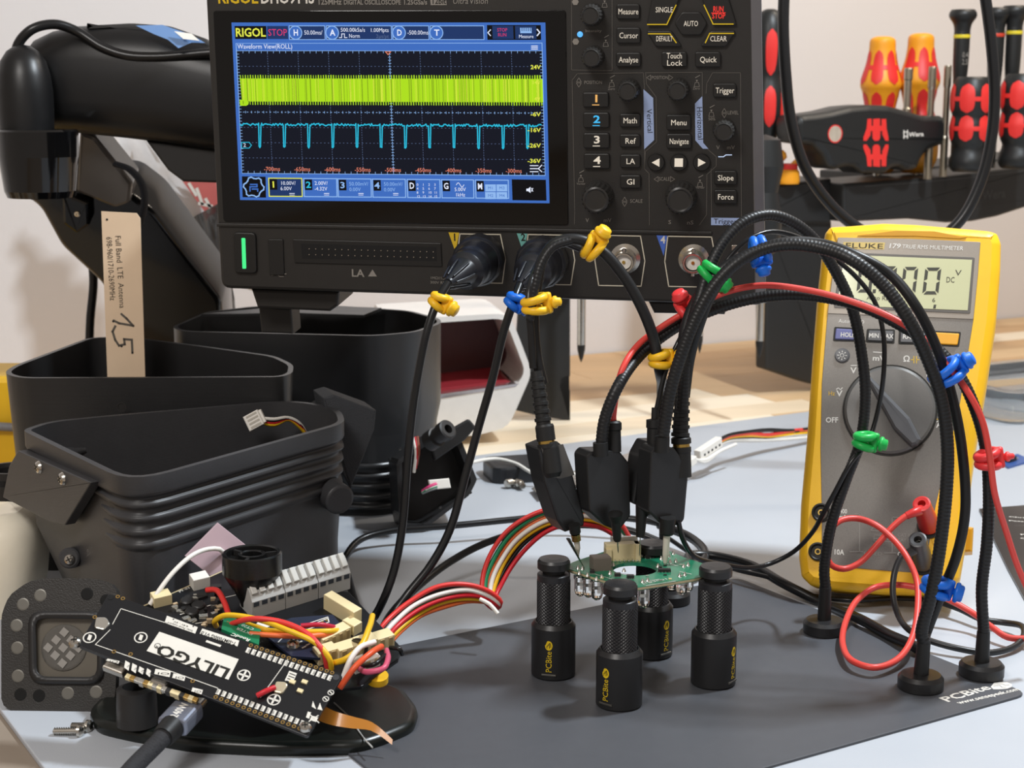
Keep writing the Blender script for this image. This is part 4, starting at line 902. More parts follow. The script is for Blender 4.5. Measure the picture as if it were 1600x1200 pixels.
MB().pxprism(LFm, [(431, 1064), (446, 1065), (450, 1070), (441, 1083), (427, 1080)], 0, .1, mat('solder tan', 'cfc2a6', .3, .5), .04, .1).build('solder_blob', lg)
MB().tube([LFm.at(429, 1074, .15), LFm.at(415, 1080, .25), LFm.at(402, 1087, .12)], .11, mat('red wire', 'c8202c', .4), 8, .2).build('wire_stub', lg)
for x, y in ((117, 1004), (477, 1137)): screw(LFm.put(x, y, .05), 'screw', lg, .24)
for x, y in ((457, 1066), (476, 1066), (469, 1080)): MB().box(LFm.put(x, y, 0), (-.12, .12), (-.08, .08), (0, .07), .01, CREAM, False).build('capacitor', lg)
for x, y, w_ in ((178, 1042, .45), (245, 1068, .35)): MB().box(LFm.put(x, y, -.16), (-w_, w_), (-.15, .3), (-.32, 0), .06, STEEL, False).build('edge_socket', lg)
kk = MB(); rr = random.Random(8)
for j in range(16): kk.box(LFm.put(200 + j * 7, 1056 + j * 2.4, -.16), (-.1, .1), (-.1, .1), (-.15 - rr.random() * .2, 0), .01, rr.choice((GLD, SOL, BLK, CREAM)), False)
stuff(kk.build('edge_components', lg))
# usb plug and braided cable
ua, ub = LFm.at(309, 1092, -.3), W(214, 1210, 56.5)
ud = nrm(W(252, 1152, 57.8) - W(300, 1100, 60.2)); uf = axis_frame(W(306, 1096, 60.4) + ud * .25, ud, V(0, 0, 1))
us = thing('usb_plug', 'grey metal power plug marked 240W, plugged into the modem board', 'plug', uf.p(0, 0, 2))
MB().prism(uf, rect(.95, .34, .16), -.3, .35, STEEL, .03).build('metal_shell', us)
GMET = mat('gunmetal sleeve', '868b9a', .34, .6)
bd = MB().prism(uf, rect(1.25, .75, .25), .3, 1.75, GMET, .1, both=True).build('sleeve', us)
tf = Fr(uf.p(0, 0, 1), uf.u, uf.n) 
sgn = 1 if uf.v @ (CAM - uf.O) > 0 else -1
MB().text3('240W', uf.p(.18 * sgn, .376 * sgn, 1.62), -uf.n * 1.05, uf.u * -.34 * sgn, INKW, True).build('printed_lettering', bd)
BRD = mat('braided sleeve', '2a2a2d', .8, bump=.9, bscale=700)
MB().lathe(uf, [(.5, 1.7), (.46, 2.3), (.42, 2.5)], RUB, 18).build('collar', us)
MB().tube([uf.p(0, 0, 2.4), uf.p(0, 0, 3.0), W(222, 1185, 56.4), W(205, 1203, 55.5), W(180, 1235, 54)], .36, BRD, 12, .05, rib=.86).build('braided_cable', us)
# two screws lying on the mat
for (a, b_, l) in (((82, 1148), (132, 1150), 'steel pan-head screw lying on the mat, head toward the board stack'), ((110, 1140), (145, 1143), 'steel screw half hidden behind the other loose screw')):
    p0, p1 = G(*a, MZ) + V(0, 0, .14), G(*b_, MZ) + V(0, 0, .22); f_ = axis_frame(p0, p1 - p0); L = np.linalg.norm(p1 - p0)
    k = MB(); n_ = 22
    k.lathe(f_, [(.02, 0)] + [(.1 + .07 * (j % 2), .06 + (L - .3) * j / n_) for j in range(n_)] + [(.1, L - .25)], STEEL, 12, sharp=False); k = k.build('shank')
    k.name = 'loose_screw'; tag(k, l, 'screw', 'loose screws on the mat')
    MB().lathe(f_.sub(0, 0, L - .25), [(.12, -.02), (.28, 0), (.27, .12), (.16, .2), (.001, .21)], STEEL, 16).build('screw_head', k)
# ceramic antenna patch and its white lead
PA = Fr(W(343, 866, 69.7), nrm(V(1, .5, 0)), nrm(V(0, .12, 1)))
pt = thing('antenna_patch', 'pink square antenna patch tilted on its corner against the ribbed enclosure', 'antenna', W(345, 905, 70.9))
MB().pxprism(PA, [(289, 866), (338, 817), (394, 862), (350, 915)], -.1, .02, mat('pink patch face', 'cdb4bd', .4), .02).build('patch', pt)
MB().ball(PA.at(351, 866, .08), .12, SOL).build('solder_joint', pt)
MB().tube([PA.at(350, 866, .1), PA.at(343, 858, .4), W(325, 858, 69), W(300, 868, 68.2), W(270, 895, 67.3), W(247, 925, 66.7), W(234, 945, 66.4)], .11, mat('white wire', 'ece8e0', .4), 8, .2).build('white_lead', pt)
# jumper leads over the stack
def lead(pts, r, m, label, name='jumper_wire', group='jumper leads over the boards'):
    return tag(MB().tube(pts, r, m, 8, .15).build(name), label, 'wire', group)
yw, rw_, ow, gw, bw, ww = mat('yellow wire', 'e8b820', .4), mat('red wire', 'c8202c', .4), mat('orange wire', 'e8703a', .4), mat('green wire', '1f8a5c', .4), CAB, mat('white wire', 'ece8e0', .4)
rwo = mat('bright red wire', 'dc3a36', .4)
lead([MF.at(338, 978, .3), MF.at(336, 970, .9), MF.at(350, 962, 1.2), MF.at(395, 966, 1.4), MF.at(450, 985, 1.5), MF.at(495, 1006, 1.3), MF.at(514, 1028, .9), MF.at(518, 1045, .3)], .12, yw, 'yellow jumper arching over the small green board to the row of sockets')
lead([MF.at(350, 984, .3), MF.at(362, 975, .9), MF.at(395, 967, 1.5), MF.at(440, 972, 1.6), MF.at(480, 990, 1.5), MF.at(505, 1018, 1.1), MF.at(511, 1043, .3)], .12, rwo, 'long red jumper arching over the small green board')
lead([MF.at(385, 975, .9), MF.at(420, 985, .9), MF.at(470, 987, .9), MF.at(515, 986, .8), MF.at(530, 985, .5)], .12, yw, 'yellow jumper running flat behind the red one to the clear connector')
lead([MF.at(390, 990, .9), MF.at(430, 993, .9), MF.at(480, 994, .9), MF.at(520, 990, .6)], .12, ow, 'orange jumper running flat just below the flat yellow one')
lead([MF.at(470, 978, .9), MF.at(500, 976, .9), MF.at(522, 980, .6)], .11, mat('crimson wire', 'b81e3c', .4), 'short crimson jumper beside the clear connector')
lead([MF.at(323, 922, .45), MF.at(338, 922, .6), MF.at(350, 940, .5), MF.at(357, 960, .4)], .13, rwo, 'red lead leaving the white two-pin socket')
lead([MF.at(517, 1037, .3), MF.at(540, 1030, .8), MF.at(562, 1012, 1.1), MF.at(577, 980, 1.2), MF.at(582, 962, .8)], .13, yw, 'yellow lead looping up to a point from the sockets')
lead([MF.at(535, 1062, .3), MF.at(548, 1030, 1.0), MF.at(562, 1012, 1.2), MF.at(585, 1003, .9)], .12, ww, 'white jumper bent beside the orange one at the right sockets')
lead([MF.at(531, 1075, .2), MF.at(555, 1042, 1.0), MF.at(580, 1020, 1.2), MF.at(596, 1010, .8)], .13, mat('orange red wire', 'e0562c', .4), 'orange-red jumper running along the right corner of the board')
lead([MF.at(562, 1045, .3), MF.at(575, 1050, .8), MF.at(598, 1045, 1.0), MF.at(606, 1030, .9), MF.at(604, 1016, .5)], .12, mat('rose wire', 'cc5572', .4), 'pink loop of wire at the right corner of the board')
lead([MF.at(545, 1005, .3), MF.at(560, 1000, .8), MF.at(572, 1008, .9), MF.at(570, 1025, .6)], .09, bw, 'thin black loop between the right sockets')
lead([MF.at(565, 1040, .4), MF.at(585, 1038, .9), MF.at(602, 1024, .8)], .1, bw, 'short black jumper beside the pink loop')
lead([MF.at(610, 1012, .4), MF.at(624, 1014, .6), MF.at(628, 1022, .2)], .1, bw, 'black lead end at the outer right corner socket')
# ------------------------------------------------------------------ four magnetic holders and the target board
KNL = mat('knurled black', '242427', .4, spec=.55)
def yellow_ink(): return mat('yellow ink', 'e6c31e', .4)
def holder(px, py, label, apx):
    o = G(px, py); f_ = Fr(o, (1, 0, 0), (0, 1, 0))
    t = thing('board_holder', label, 'holder', o, 'board holders on the steel plate')
    MB().lathe(f_, [(.93, 0), (1.0, .08), (1.0, 2.36), (.86, 2.55), (.8, 2.56), (.76, 2.45)], BLKM, 48).build('magnet_base', t)
    k = MB(); seg = 52; n_ = 26; vs = []; fs = []
    for b_ in range(n_ + 1):
        for a_ in range(seg):
            r_ = .757 if (a_ + b_) % 2 else .712
            vs.append(f_.p(r_ * math.cos(2 * math.pi * a_ / seg), r_ * math.sin(2 * math.pi * a_ / seg), 2.5 + 1.95 * b_ / n_))
    for b_ in range(n_):
        for a_ in range(seg):
            q = [b_ * seg + a_, b_ * seg + (a_ + 1) % seg, (b_ + 1) * seg + (a_ + 1) % seg, (b_ + 1) * seg + a_]
            fs += [[q[0], q[1], q[2]], [q[0], q[2], q[3]]] if (a_ + b_) % 2 else [[q[0], q[1], q[3]], [q[1], q[2], q[3]]]
    k.add(vs, fs, KNL, False); k.lathe(f_, [(.735, 2.35), (.735, 2.52), (.71, 2.55)], KNL, seg); k.lathe(f_, [(.71, 4.42), (.74, 4.45), (.74, 4.72), (.68, 4.76)], KNL, seg); k.build('knurled_sleeve', t)
    MB().lathe(f_, [(.5, 4.7), (.5, 4.98)], RUB, 24).build('spring_neck', t)
    MB().lathe(f_, [(.69, 4.96), (.735, 5.0), (.735, 5.3), (.66, 5.42), (.3, 5.45), (.001, 5.45)], BLKM, 44).build('cap', t)
    # print wrapped on the base, reading upward, centred at the angle that shows at pixel apx
    q = (apx - px) / 36.2; ang = -math.pi / 2 + math.asin(max(-.97, min(.97, q)))
    def cyl(a, h): return V(o[0] + 1.006 * math.cos(ang + a), o[1] + 1.006 * math.sin(ang + a), o[2] + h)
    p = MB(); x = .0; full = 'PCBite'; tot = sum(glyph(c, False)[2] for c in full); sc_ = 1.0 / tot
    for ch in full:
        gl_ = glyph(ch, False); p.add([cyl(-(b * sc_ * 1.08) + .13, .42 + (x + a) * sc_) for a, b in gl_[0]], gl_[1], yellow_ink(), False); x += gl_[2]
    p.quad([cyl(.17 * math.cos(a) * (1 - .25 * (abs(a - 2.6) < .5)), 1.68 + .22 * math.sin(a)) for a in [2 * math.pi * j / 22 for j in range(22)]], yellow_ink())
    for l in ([(-.08, 1.55), (-.08, 1.68), (-.02, 1.68), (-.02, 1.78)], [(.03, 1.56), (.03, 1.8)], [(.09, 1.6), (.09, 1.7), (.05, 1.82)]):
        for (a0, h0), (a1, h1) in zip(l, l[1:]):
            d = nrm(V(a1 - a0, h1 - h0)) * .014; n2 = V(-d[1], d[0])
            p.quad([V(*(cyl(a, h) * V(1, 1, 1) + V(math.cos(ang + a), math.sin(ang + a), 0) * .004)) for a, h in ((a0 - n2[0], h0 - n2[1]), (a1 - n2[0], h1 - n2[1]), (a1 + n2[0], h1 + n2[1]), (a0 + n2[0], h0 + n2[1]))], INKK)
    p.build('printed_lettering', t)
    MB().box(Fr(cyl(0, .3), V(-math.sin(ang), math.cos(ang), 0), (0, 0, 1)), (-.33, .33), (-.05, .04), (-.1, .006), .02, mat('worn aluminium', '77756f', .35, .8), False).build('wrench_flat', t)
    return o
HO = [holder(*a) for a in ((864.5, 1053, 'black knurled holder at the left corner of the green board', 856), (967, 1100, 'black knurled holder at the near corner of the green board', 944), (1114, 1067, 'black knurled holder at the right corner of the green board', 1143), (1017, 1022, 'black knurled holder half hidden behind the green board and its lamps', 1040))]
ZP = 4.86
GB = MB(); PG2 = mat('green board mask', '1f7a5a', .3, var=.12, coat=.3); tgt = thing('sensor_ring_board', 'green circuit board with a round hole gripped between the holders', 'circuit board', V(*G(985, 895, ZP)[:2], ZP - .1))
go = [G(x, y, ZP) for x, y in ((880, 886), (930, 902), (988, 919), (1089, 903), (1118, 893), (1113, 885), (1069, 871), (1042, 859), (946, 861), (898, 877))]
go = [V(q[0], q[1]) for q in go]; go = go if area2(go) > 0 else go[::-1]
hc = G(992, 889, ZP); gi = [V(hc[0] + 1.0 * math.cos(a), hc[1] + 1.0 * math.sin(a)) for a in [2 * math.pi * j / 60 for j in range(60)]]
gos = respx(rpoly(go, .3), 60)
k0 = max(range(60), key=lambda i: math.cos(math.atan2(gos[i][1] - hc[1], gos[i][0] - hc[0]))); gos = gos[k0:] + gos[:k0]
gi = [V(hc[0], hc[1]) + 1.0 * nrm(q - V(hc[0], hc[1])) for q in gos]
ZF = Fr((0, 0, ZP), (1, 0, 0), (0, 1, 0))
GB.ring(ZF, gos, gi, -.16, 0, PG2); GB.build('board', tgt)
eb = MB(); eb.ring(ZF, [V(*q) for q in inset(gos, -.012)], [V(*q) for q in inset(gos, .02)], -.13, -.03, mat('board edge', 'b8aa88', .5)); eb.build('board_edge', tgt)
k = MB(); rr = random.Random(9)
for x, y in ((1005, 913), (1015, 911)): k.stroke(ZF, [(x, y), (x + 3, y - 1)], .03, .012, SILK)
for l in ([(1010, 915), (1055, 908)], [(1002, 909), (1030, 905)], [(930, 897), (960, 906)], [(1040, 880), (1058, 884)], [(1062, 893), (1080, 897)], [(1000, 871), (1030, 868)]): k.stroke(ZF, l, .04, .012, SILK)
k.text(ZF, '103001', (1008, 912), (1045, 905), 5, .014, SILK); k.build('board_print', tgt)
k = MB()
for x, y, w_ in ((965, 900, .14), (985, 903, .16), (1038, 893, .28), (1012, 871, .14), (925, 895, .1), (940, 890, .1)):
    f_ = ZF.put(x, y, 0); k.box(f_, (-w_, w_), (-.12, .12), (0, .14), .02, BLK, False)
    for j in range(4): k.box(f_, (-w_ + j * w_ * .55, -w_ + j * w_ * .55 + .04), (-.2, -.1), (0, .03), 0, SOL, False)
k.build('chips', tgt)
k = MB(); sp_ = [(903, 889), (910, 890), (953, 897), (932, 906), (940, 903), (1004, 910), (1012, 908), (1023, 866), (1031, 865), (1047, 879), (1056, 878), (1068, 886), (1075, 884), (1062, 901), (1070, 899), (905, 897), (918, 900), (975, 893), (1045, 870), (1033, 874), (950, 880), (958, 884), (1052, 866), (1028, 886)]
for x, y in sp_: k.lathe(ZF.put(x, y, 0), [(.1, 0), (.06, .08), (.03, .16), (.001, .17)], SOL, 8)
for _ in range(40):
    x, y = rr.uniform(905, 1085), rr.uniform(868, 910); q = ZF.at(x, y); d = math.hypot(q[0] - hc[0], q[1] - hc[1])
    if d > 1.15 and d < 2.3: k.box(ZF.put(x, y, 0), (-.07, .07), (-.04, .04), (0, .05), 0, rr.choice((SOL, CREAM, BLK)), False)
stuff(k.build('solder_and_parts', tgt))
MB().box(ZF.put(938, 889, 0).rot(.25), (-.42, .42), (-.32, .32), (0, .62), .05, mat('taupe relay case', '6f665e', .5), False).build('relay', tgt)
f_ = ZF.put(972, 874, 0).rot(.12); k = MB(); k.box(f_, (-.8, .8), (-.24, .3), (0, .78), .03, CREAM, False); k.box(f_, (-.8, -.55), (-.36, .3), (0, .6), .03, CREAM, False); k.box(f_, (.55, .8), (-.36, .3), (0, .78), .03, CREAM, False)
ck = k.build('socket', tgt); k = MB()
for j in range(7): k.box(f_, (-.6 + j * .2, -.56 + j * .2), (-.5, -.24), (.05, .1), 0, SOL, False)
k.build('pins', ck)
LED = mat('clear lamp epoxy', 'f6f3ee', .04, trans=1, ior=1.5, var=.01)
for x, y in ((907, 914), (920, 916), (933, 920), (948, 912), (1006, 932), (1051, 905), (1066, 912), (1075, 908)):
    top = ZF.at(x, y - 22, -.16); o = Fr(top, (1, 0, 0), (0, -1, 0), (0, 0, -1))
    L = MB().lathe(o, [(.31, .22), (.31, .34), (.27, .36), (.27, .9), (.23, 1.06), (.12, 1.16), (.001, 1.18)], LED, 20); L = L.build('clear_lamp', tgt)
    k = MB()
    for s in (-.11, .11): k.tube([o.p(s, 0, 0), o.p(s, 0, .6)], .03, STEEL, 6, .3)
    k.box(o, (-.12, .12), (-.05, .05), (.52, .66), .01, SOL, False); k.build('lead_frame', L)
# ------------------------------------------------------------------ probe feet and goose necks
def foot(px, py, label, stem_h=1.5, lean=(0, 0)):
    o = G(px, py); f_ = Fr(o, (1, 0, 0), (0, 1, 0)); t = thing('probe_stand', label, 'probe stand', o, 'magnetic feet of the goose-neck stands')
    MB().lathe(f_, [(.95, 0), (1.0, .05), (1.0, .5), (.86, .66), (.4, .68)], BLKM, 44).build('disc', t)
    s = axis_frame(o + V(0, 0, .66), V(lean[0], lean[1], 1)); MB().lathe(s, [(.33, 0), (.33, .1), (.29, stem_h), (.25, stem_h), (.22, stem_h - .1)], RUB, 24).build('stem', t)
    return t, s.p(0, 0, stem_h)
FA, sA = foot(1287, 988, 'black disc foot at the near left of the multimeter', 1.65)
FB, sB = foot(1438, 1075, 'black disc foot closest to the printed web address, carrying two goose necks', 1.45, (.04, 0))
FC, sC = foot(1533, 1055, 'black disc foot at the right-hand edge of the steel plate', 1.4)
FD, sD = foot(1048, 941, 'black disc foot partly hidden behind the far holder', 1.5)
GN = mat('goose neck black', '19191a', .42, spec=.45)
def neck(parent, top, path, r=.27, rib=.93, name='goose_neck', m=None):
    # path: pixel and depth, run from the foot to the probe
    P = [top - V(0, 0, .3), top] + [W(*q) for q in path]
    return MB().tube(P, r, m or GN, 12, .055 if rib else .15, rib=rib).build(name, parent)
yA, yB, yC, yD = sA[1], sB[1], sC[1], sD[1]
pathA = [(1288, 890, yA), (1299, 820, yA), (1322, 750, yA), (1344, 690, yA), (1352, 620, yA), (1346, 550, yA), (1331, 480, yA), (1306, 425, yA), (1272, 374, 74), (1236, 346, 73.5), (1200, 336, 73), (1164, 346, 72.5), (1132, 376, 72), (1108, 420, 71.5), (1095, 460, 71), (1078, 520, 70.6), (1070, 575, 70.3), (1066, 640, 70.2)]
pathB = [(1440, 990, yB), (1455, 930, yB), (1468, 860, yB), (1479, 760, yB), (1480, 690, yB), (1470, 620, yB), (1449, 560, yB), (1420, 500, yB), (1380, 445, yB + .5), (1330, 405, yB + 1), (1280, 387, 69), (1230, 382, 69.3), (1190, 390, 69.5), (1150, 412, 69.3), (1115, 448, 69.2), (1088, 495, 69.1), (1066, 550, 69.0), (1048, 610, 69.0), (1036, 680, 69)]
pathB2 = [(1447, 990, yB + .8), (1470, 930, yB + .8), (1494, 870, yB + .8), (1508, 800, yB + .9), (1504, 710, yB + 1), (1490, 630, yB + 1), (1466, 550, yB + 1), (1432, 480, yB + 1), (1392, 430, yB + 1.6), (1340, 400, yB + 2), (1280, 380, 70.2), (1230, 378, 70.4), (1180, 392, 70.2), (1140, 420, 70.0), (1112, 460, 69.9), (1092, 510, 70.0), (1078, 560, 70.4), (1070, 620, 70.4)]
pathC = [(1534, 920, yC), (1542, 850, yC), (1545, 770, yC), (1540, 700, yC), (1524, 640, yC), (1498, 585, yC + .6), (1464, 545, yC + 1.2), (1410, 510, yC + 1.6), (1350, 480, yC + 2), (1290, 465, 71.6), (1230, 461, 72), (1170, 468, 72.3), (1110, 486, 72.4), (1055, 512, 72.1), (1000, 555, 71.2), (965, 605, 69.6), (945, 655, 69.4), (939, 698, 69.3)]
pathD = [(1042, 880, yD), (1037, 800, yD - .2), (1034, 700, yD - .5), (1034, 620, yD - .8), (1030, 575, 71), (1020, 525, 71), (1000, 475, 71), (972, 428, 71), (940, 392, 71), (902, 374, 71), (868, 380, 71), (848, 405, 71), (838, 450, 70.7), (834, 500, 70.4), (838, 555, 70.2), (848, 600, 70.1)]
neck(FA, sA, pathA); neck(FB, sB, pathB, .29); neck(FB, sB + V(.12, .3, 0), pathB2, .23, None, 'smooth_neck'); neck(FC, sC, pathC)
D_ribbed = [W(*q) for q in pathD]
neck(FD, sD, pathD, .25, None, 'smooth_neck')
tag(MB().tube([W(834, 470, 69.6), W(828, 500, 69.6), W(836, 450, 69.6), W(846, 412, 69.8), W(864, 386, 70), W(892, 376, 70.2)][1:], .2, GN, 10, .055, rib=.9).build('ribbed_sleeve'), 'ribbed black sleeve lying along the smooth neck above the second input plug', 'sleeve')
# ------------------------------------------------------------------ probe bodies
def blockprobe(name, label, ps, Y, th, yaw, tips, capn, label2=None):
    f_ = Fr(W(ps[0][0], ps[0][1], Y), nrm(V(math.cos(yaw), math.sin(yaw), 0)), (0, 0, 1)); t = thing(name, label, 'probe', W(ps[0][0], ps[0][1] + 140, Y))
    MB().pxprism(f_, ps, -th, 0, BLKM, .09, .12).build('body', t)
    return f_, t
NEED = mat('probe needle', 'b9b6ae', .2, 1); SPR = mat('gold spring', 'c9b27a', .25, 1); TIPW = mat('white tip sleeve', 'd9d2c4', .45)
def strain(t, pts, r0, r1):                     # ribbed strain relief with see-through slots
    P = cat([W(*q) for q in pts], .05); k = MB(); k.tube(P, lambda s: (r0 + (r1 - r0) * s) * .86, RUB, 16, raw=True)
    n_ = len(P)
    for j in range(0, n_ - 4, 7):
        a = P[j]; d = P[min(j + 3, n_ - 1)] - a; s = j / n_; r_ = r0 + (r1 - r0) * s
        k.lathe(axis_frame(a, d), [(r_ * .86, 0), (r_, .02), (r_, .16), (r_ * .86, .18)], RUB, 16, cap0=False, cap1=False)
    return k.build('strain_relief', t)
# left slanted probe
f_ = Fr(W(880, 770, 69.6), nrm(V(1, .55, 0)), (0, 0, 1))
p1 = thing('slanted_probe', 'slanted black probe with gold spring tip touching the board beside the taupe relay', 'probe', W(900, 885, 69.6))
MB().pxprism(f_, [(842, 702), (872, 690), (884, 700), (914, 808), (913, 822), (884, 832), (872, 815), (852, 755)], -1.0, .25, BLKM, .1, .06).build('body', p1)
MB().pxprism(f_, [(846, 700), (880, 694), (898, 742), (876, 748), (858, 745)], .25, .27, mat('brushed grey face', '55524e', .4), .005).build('grey_face', p1)
k = MB(); a0, a1 = W(864, 742, 68.9), W(856, 690, 69.2); k.lathe(axis_frame(a0, a1 - a0), [(.3, -.1), (.42, .1), (.44, 1.2), (.4, 1.45)], RUB, 24); k.build('cable_boss', p1)
k = MB(); a0, a1 = W(855, 700, 69.1), W(850, 660, 69.3); k.lathe(axis_frame(a0, a1 - a0), [(.42, 0), (.42, .18), (.36, .2), (.36, .32), (.42, .34), (.42, .95), (.38, 1.05)], RUB, 24); k.lathe(axis_frame(a0, a1 - a0), [(.37, .2), (.37, .32)], BRASS, 24); k.build('coupling', p1)
strain(p1, [(852, 684, 69.2), (845, 630, 69.5), (838, 580, 69.8)], .4, .3)
k = MB(); a0, a1 = W(898, 826, 69.3), W(906, 880, 69.6); fx = axis_frame(a0, a1 - a0); k.lathe(fx, [(.27, -.2), (.25, .2), (.2, .22)], RUB, 16); k.build('nose', p1)
k = MB()
for j in range(5): k.lathe(fx.sub(0, 0, .26 + j * .07), [(.16, 0), (.21, .02), (.21, .05), (.16, .07)], SPR, 14, cap0=False, cap1=False)
k.build('gold_spring', p1); MB().lathe(fx, [(.14, .6), (.12, 1.0), (.05, 1.25), (.001, 1.45)], TIPW, 12).build('white_tip', p1)
g0, g1 = W(888, 842, 68.7), W(914, 890, 69.3); MB().tube([g0, (g0 + g1) / 2, g1], lambda s: .13 * (1 - s) + .02, NEED, 10, .2, flat_=.4).build('ground_blade', p1)
# second probe
f_, p2 = blockprobe('narrow_probe', 'upright black probe beneath the ribbed neck with the red wire, needle on the cream socket', [(917, 714), (924, 706), (968, 704), (984, 724), (986, 806), (974, 822), (966, 830), (946, 822), (922, 800)], 69.0, 1.1, .5, None, None)
f_.O = f_.O
k = MB(); a0, a1 = W(939, 712, 69.2), W(938, 692, 69.2); k.lathe(axis_frame(a0, a1 - a0), [(.34, 0), (.33, .6)], RUB, 20); k.build('neck_socket', p2)
k = MB(); a0, a1 = W(959, 706, 70), W(958, 658, 70.2); k.lathe(axis_frame(a0, a1 - a0), [(.34, 0), (.34, .95), (.38, 1.0), (.38, 1.3), (.3, 1.38), (.16, 1.4), (.14, 1.75)], RUB, 22); k.build('plug_cap', p2)
a0, a1 = W(962, 812, 69.1), W(965, 850, 69.4); fx = axis_frame(a0, a1 - a0); MB().lathe(fx, [(.34, -.3), (.22, .1), (.19, .95), (.15, 1.08), (.001, 1.12)], RUB, 16).build('nose', p2); MB().lathe(fx, [(.04, 1.0), (.03, 1.6), (.001, 1.75)], NEED, 8).build('needle', p2)
# third and fourth probes
f_, p3 = blockprobe('needle_probe', 'black probe standing behind the broad one, its needle beside the cream socket', [(1000, 712), (1012, 690), (1040, 690), (1040, 800), (1020, 800), (988, 786)], 70.4, .9, .5, None, None)
k = MB(); a0, a1 = W(1022, 706, 70.4), W(1023, 652, 70.6); k.lathe(axis_frame(a0, a1 - a0), [(.34, 0), (.34, 1.05), (.38, 1.1), (.38, 1.45), (.16, 1.5), (.15, 2.0)], RUB, 22); k.build('plug_cap', p3)
a0, a1 = W(1003, 790, 70.3), W(1000, 848, 70.3); fx = axis_frame(a0, a1 - a0); MB().lathe(fx, [(.3, -.2), (.26, .5), (.2, 1.45), (.001, 1.5)], RUB, 16).build('nose', p3); MB().lathe(fx, [(.03, 1.4), (.02, 2.3), (.001, 2.4)], NEED, 8).build('needle', p3)
f_, p4 = blockprobe('broad_probe', 'broad black probe with chamfered shoulder, pale tip on the green board', [(1018, 706), (1026, 699), (1054, 700), (1077, 732), (1070, 812), (1062, 822), (1034, 820), (1014, 800)], 69.2, 1.1, .45, None, None)
k = MB(); a0, a1 = W(1034, 706, 69.2), W(1035, 680, 69.2); k.lathe(axis_frame(a0, a1 - a0), [(.34, 0), (.33, .7)], RUB, 20); k.build('neck_socket', p4)
k = MB(); a0, a1 = W(1066, 745, 70.2), W(1064, 680, 70.4); k.lathe(axis_frame(a0, a1 - a0), [(.42, 0), (.42, 1.1), (.44, 1.15), (.44, 1.35), (.37, 1.37), (.37, 1.5), (.45, 1.52), (.45, 1.75), (.4, 1.8)], RUB, 22); k.lathe(axis_frame(a0, a1 - a0), [(.38, 1.37), (.38, 1.5)], BRASS, 22); k.build('coupling', p4)
strain(p4, [(1063, 682, 70.4), (1065, 630, 70.6), (1068, 575, 70.8)], .42, .32)
a0, a1 = W(1043, 818, 69.4), W(1040, 870, 69.6); fx = axis_frame(a0, a1 - a0); MB().lathe(fx, [(.36, -.3), (.34, .4), (.3, .5)], RUB, 18).build('nose', p4); MB().lathe(fx, [(.16, .4), (.15, 1.5), (.1, 1.9), (.04, 2.0)], TIPW, 12).build('pale_tip', p4)
# thin grip cable leaving the broad probe
tag(MB().tube([W(1060, 815, 69.8), W(1066, 840, 69.9), W(1078, 862, 70.6), W(1095, 874, 72), W(1130, 882, 74), W(1170, 887, 75.5), W(1205, 880, 76.5), W(1240, 862, 76.3), W(1272, 828, 75.2), W(1284, 806, 74.6), W(1305, 768, 74.3), W(1330, 722, 74.2), W(1356, 690, 74.7), W(1372, 640, 75), W(1381, 580, 74.8), W(1380, 520, 75), W(1366, 470, 75.4), W(1335, 430, 75.6), W(1295, 398, 75.4), W(1250, 372, 74.9), W(1205, 362, 74.2), W(1170, 374, 73.6), W(1140, 402, 73.3), W(1112, 445, 73.1), W(1092, 480, 72.9), W(1065, 525, 71.3), W(1040, 580, 71), W(1026, 640, 70.7)], .12, CAB, 8, .3).build('thin_probe_lead'), 'thin black lead arching from the rear probe past the green tie', 'cable')
tag(MB().tube([W(833, 575, 69.8), W(830, 520, 69.8), W(826, 470, 69.9), W(830, 440, 70.4), W(842, 412, 71.8), W(856, 392, 72.2), W(876, 379, 72.6), W(905, 388, 73)], .17, CAB, 10, .25).build('probe_coax'), 'smooth black coax beside the ribbed sleeve into the slanted probe', 'cable')
tag(MB().tube([W(1068, 575, 70.8), W(1068, 530, 71), W(1078, 490, 71.2), W(1100, 450, 71.3), W(1130, 420, 71.4), W(1160, 402, 71.4), W(1200, 385, 71.4)], .26, GN, 10, .15).build('coax_lead'), 'thick black coax into the slotted strain relief of the broad probe', 'cable')
# red wire on the right-hand neck
RW = mat('red lead', 'd8463e', .4)
tag(MB().tube([W(957, 662, 70.2), W(962, 620, 70), W(972, 578, 70), W(996, 540, 71), W(1035, 510, 71.6), W(1075, 486, 71.8), W(1130, 458, 71.5), W(1190, 446, 71.3), W(1260, 453, 70.9), W(1330, 471, 70.2), W(1400, 500, 69.2), W(1450, 535, 68.7), W(1486, 576, 68.0), W(1512, 612, 67.5), W(1534, 655, 67.4), W(1546, 710, 67.4), W(1554, 770, 67.5), W(1572, 830, 68.2), W(1592, 890, 68.6), W(1620, 950, 69)], .145, RW, 10, .2).build('red_probe_lead'), 'red lead strapped along the right-hand goose neck from the upright probe', 'wire')
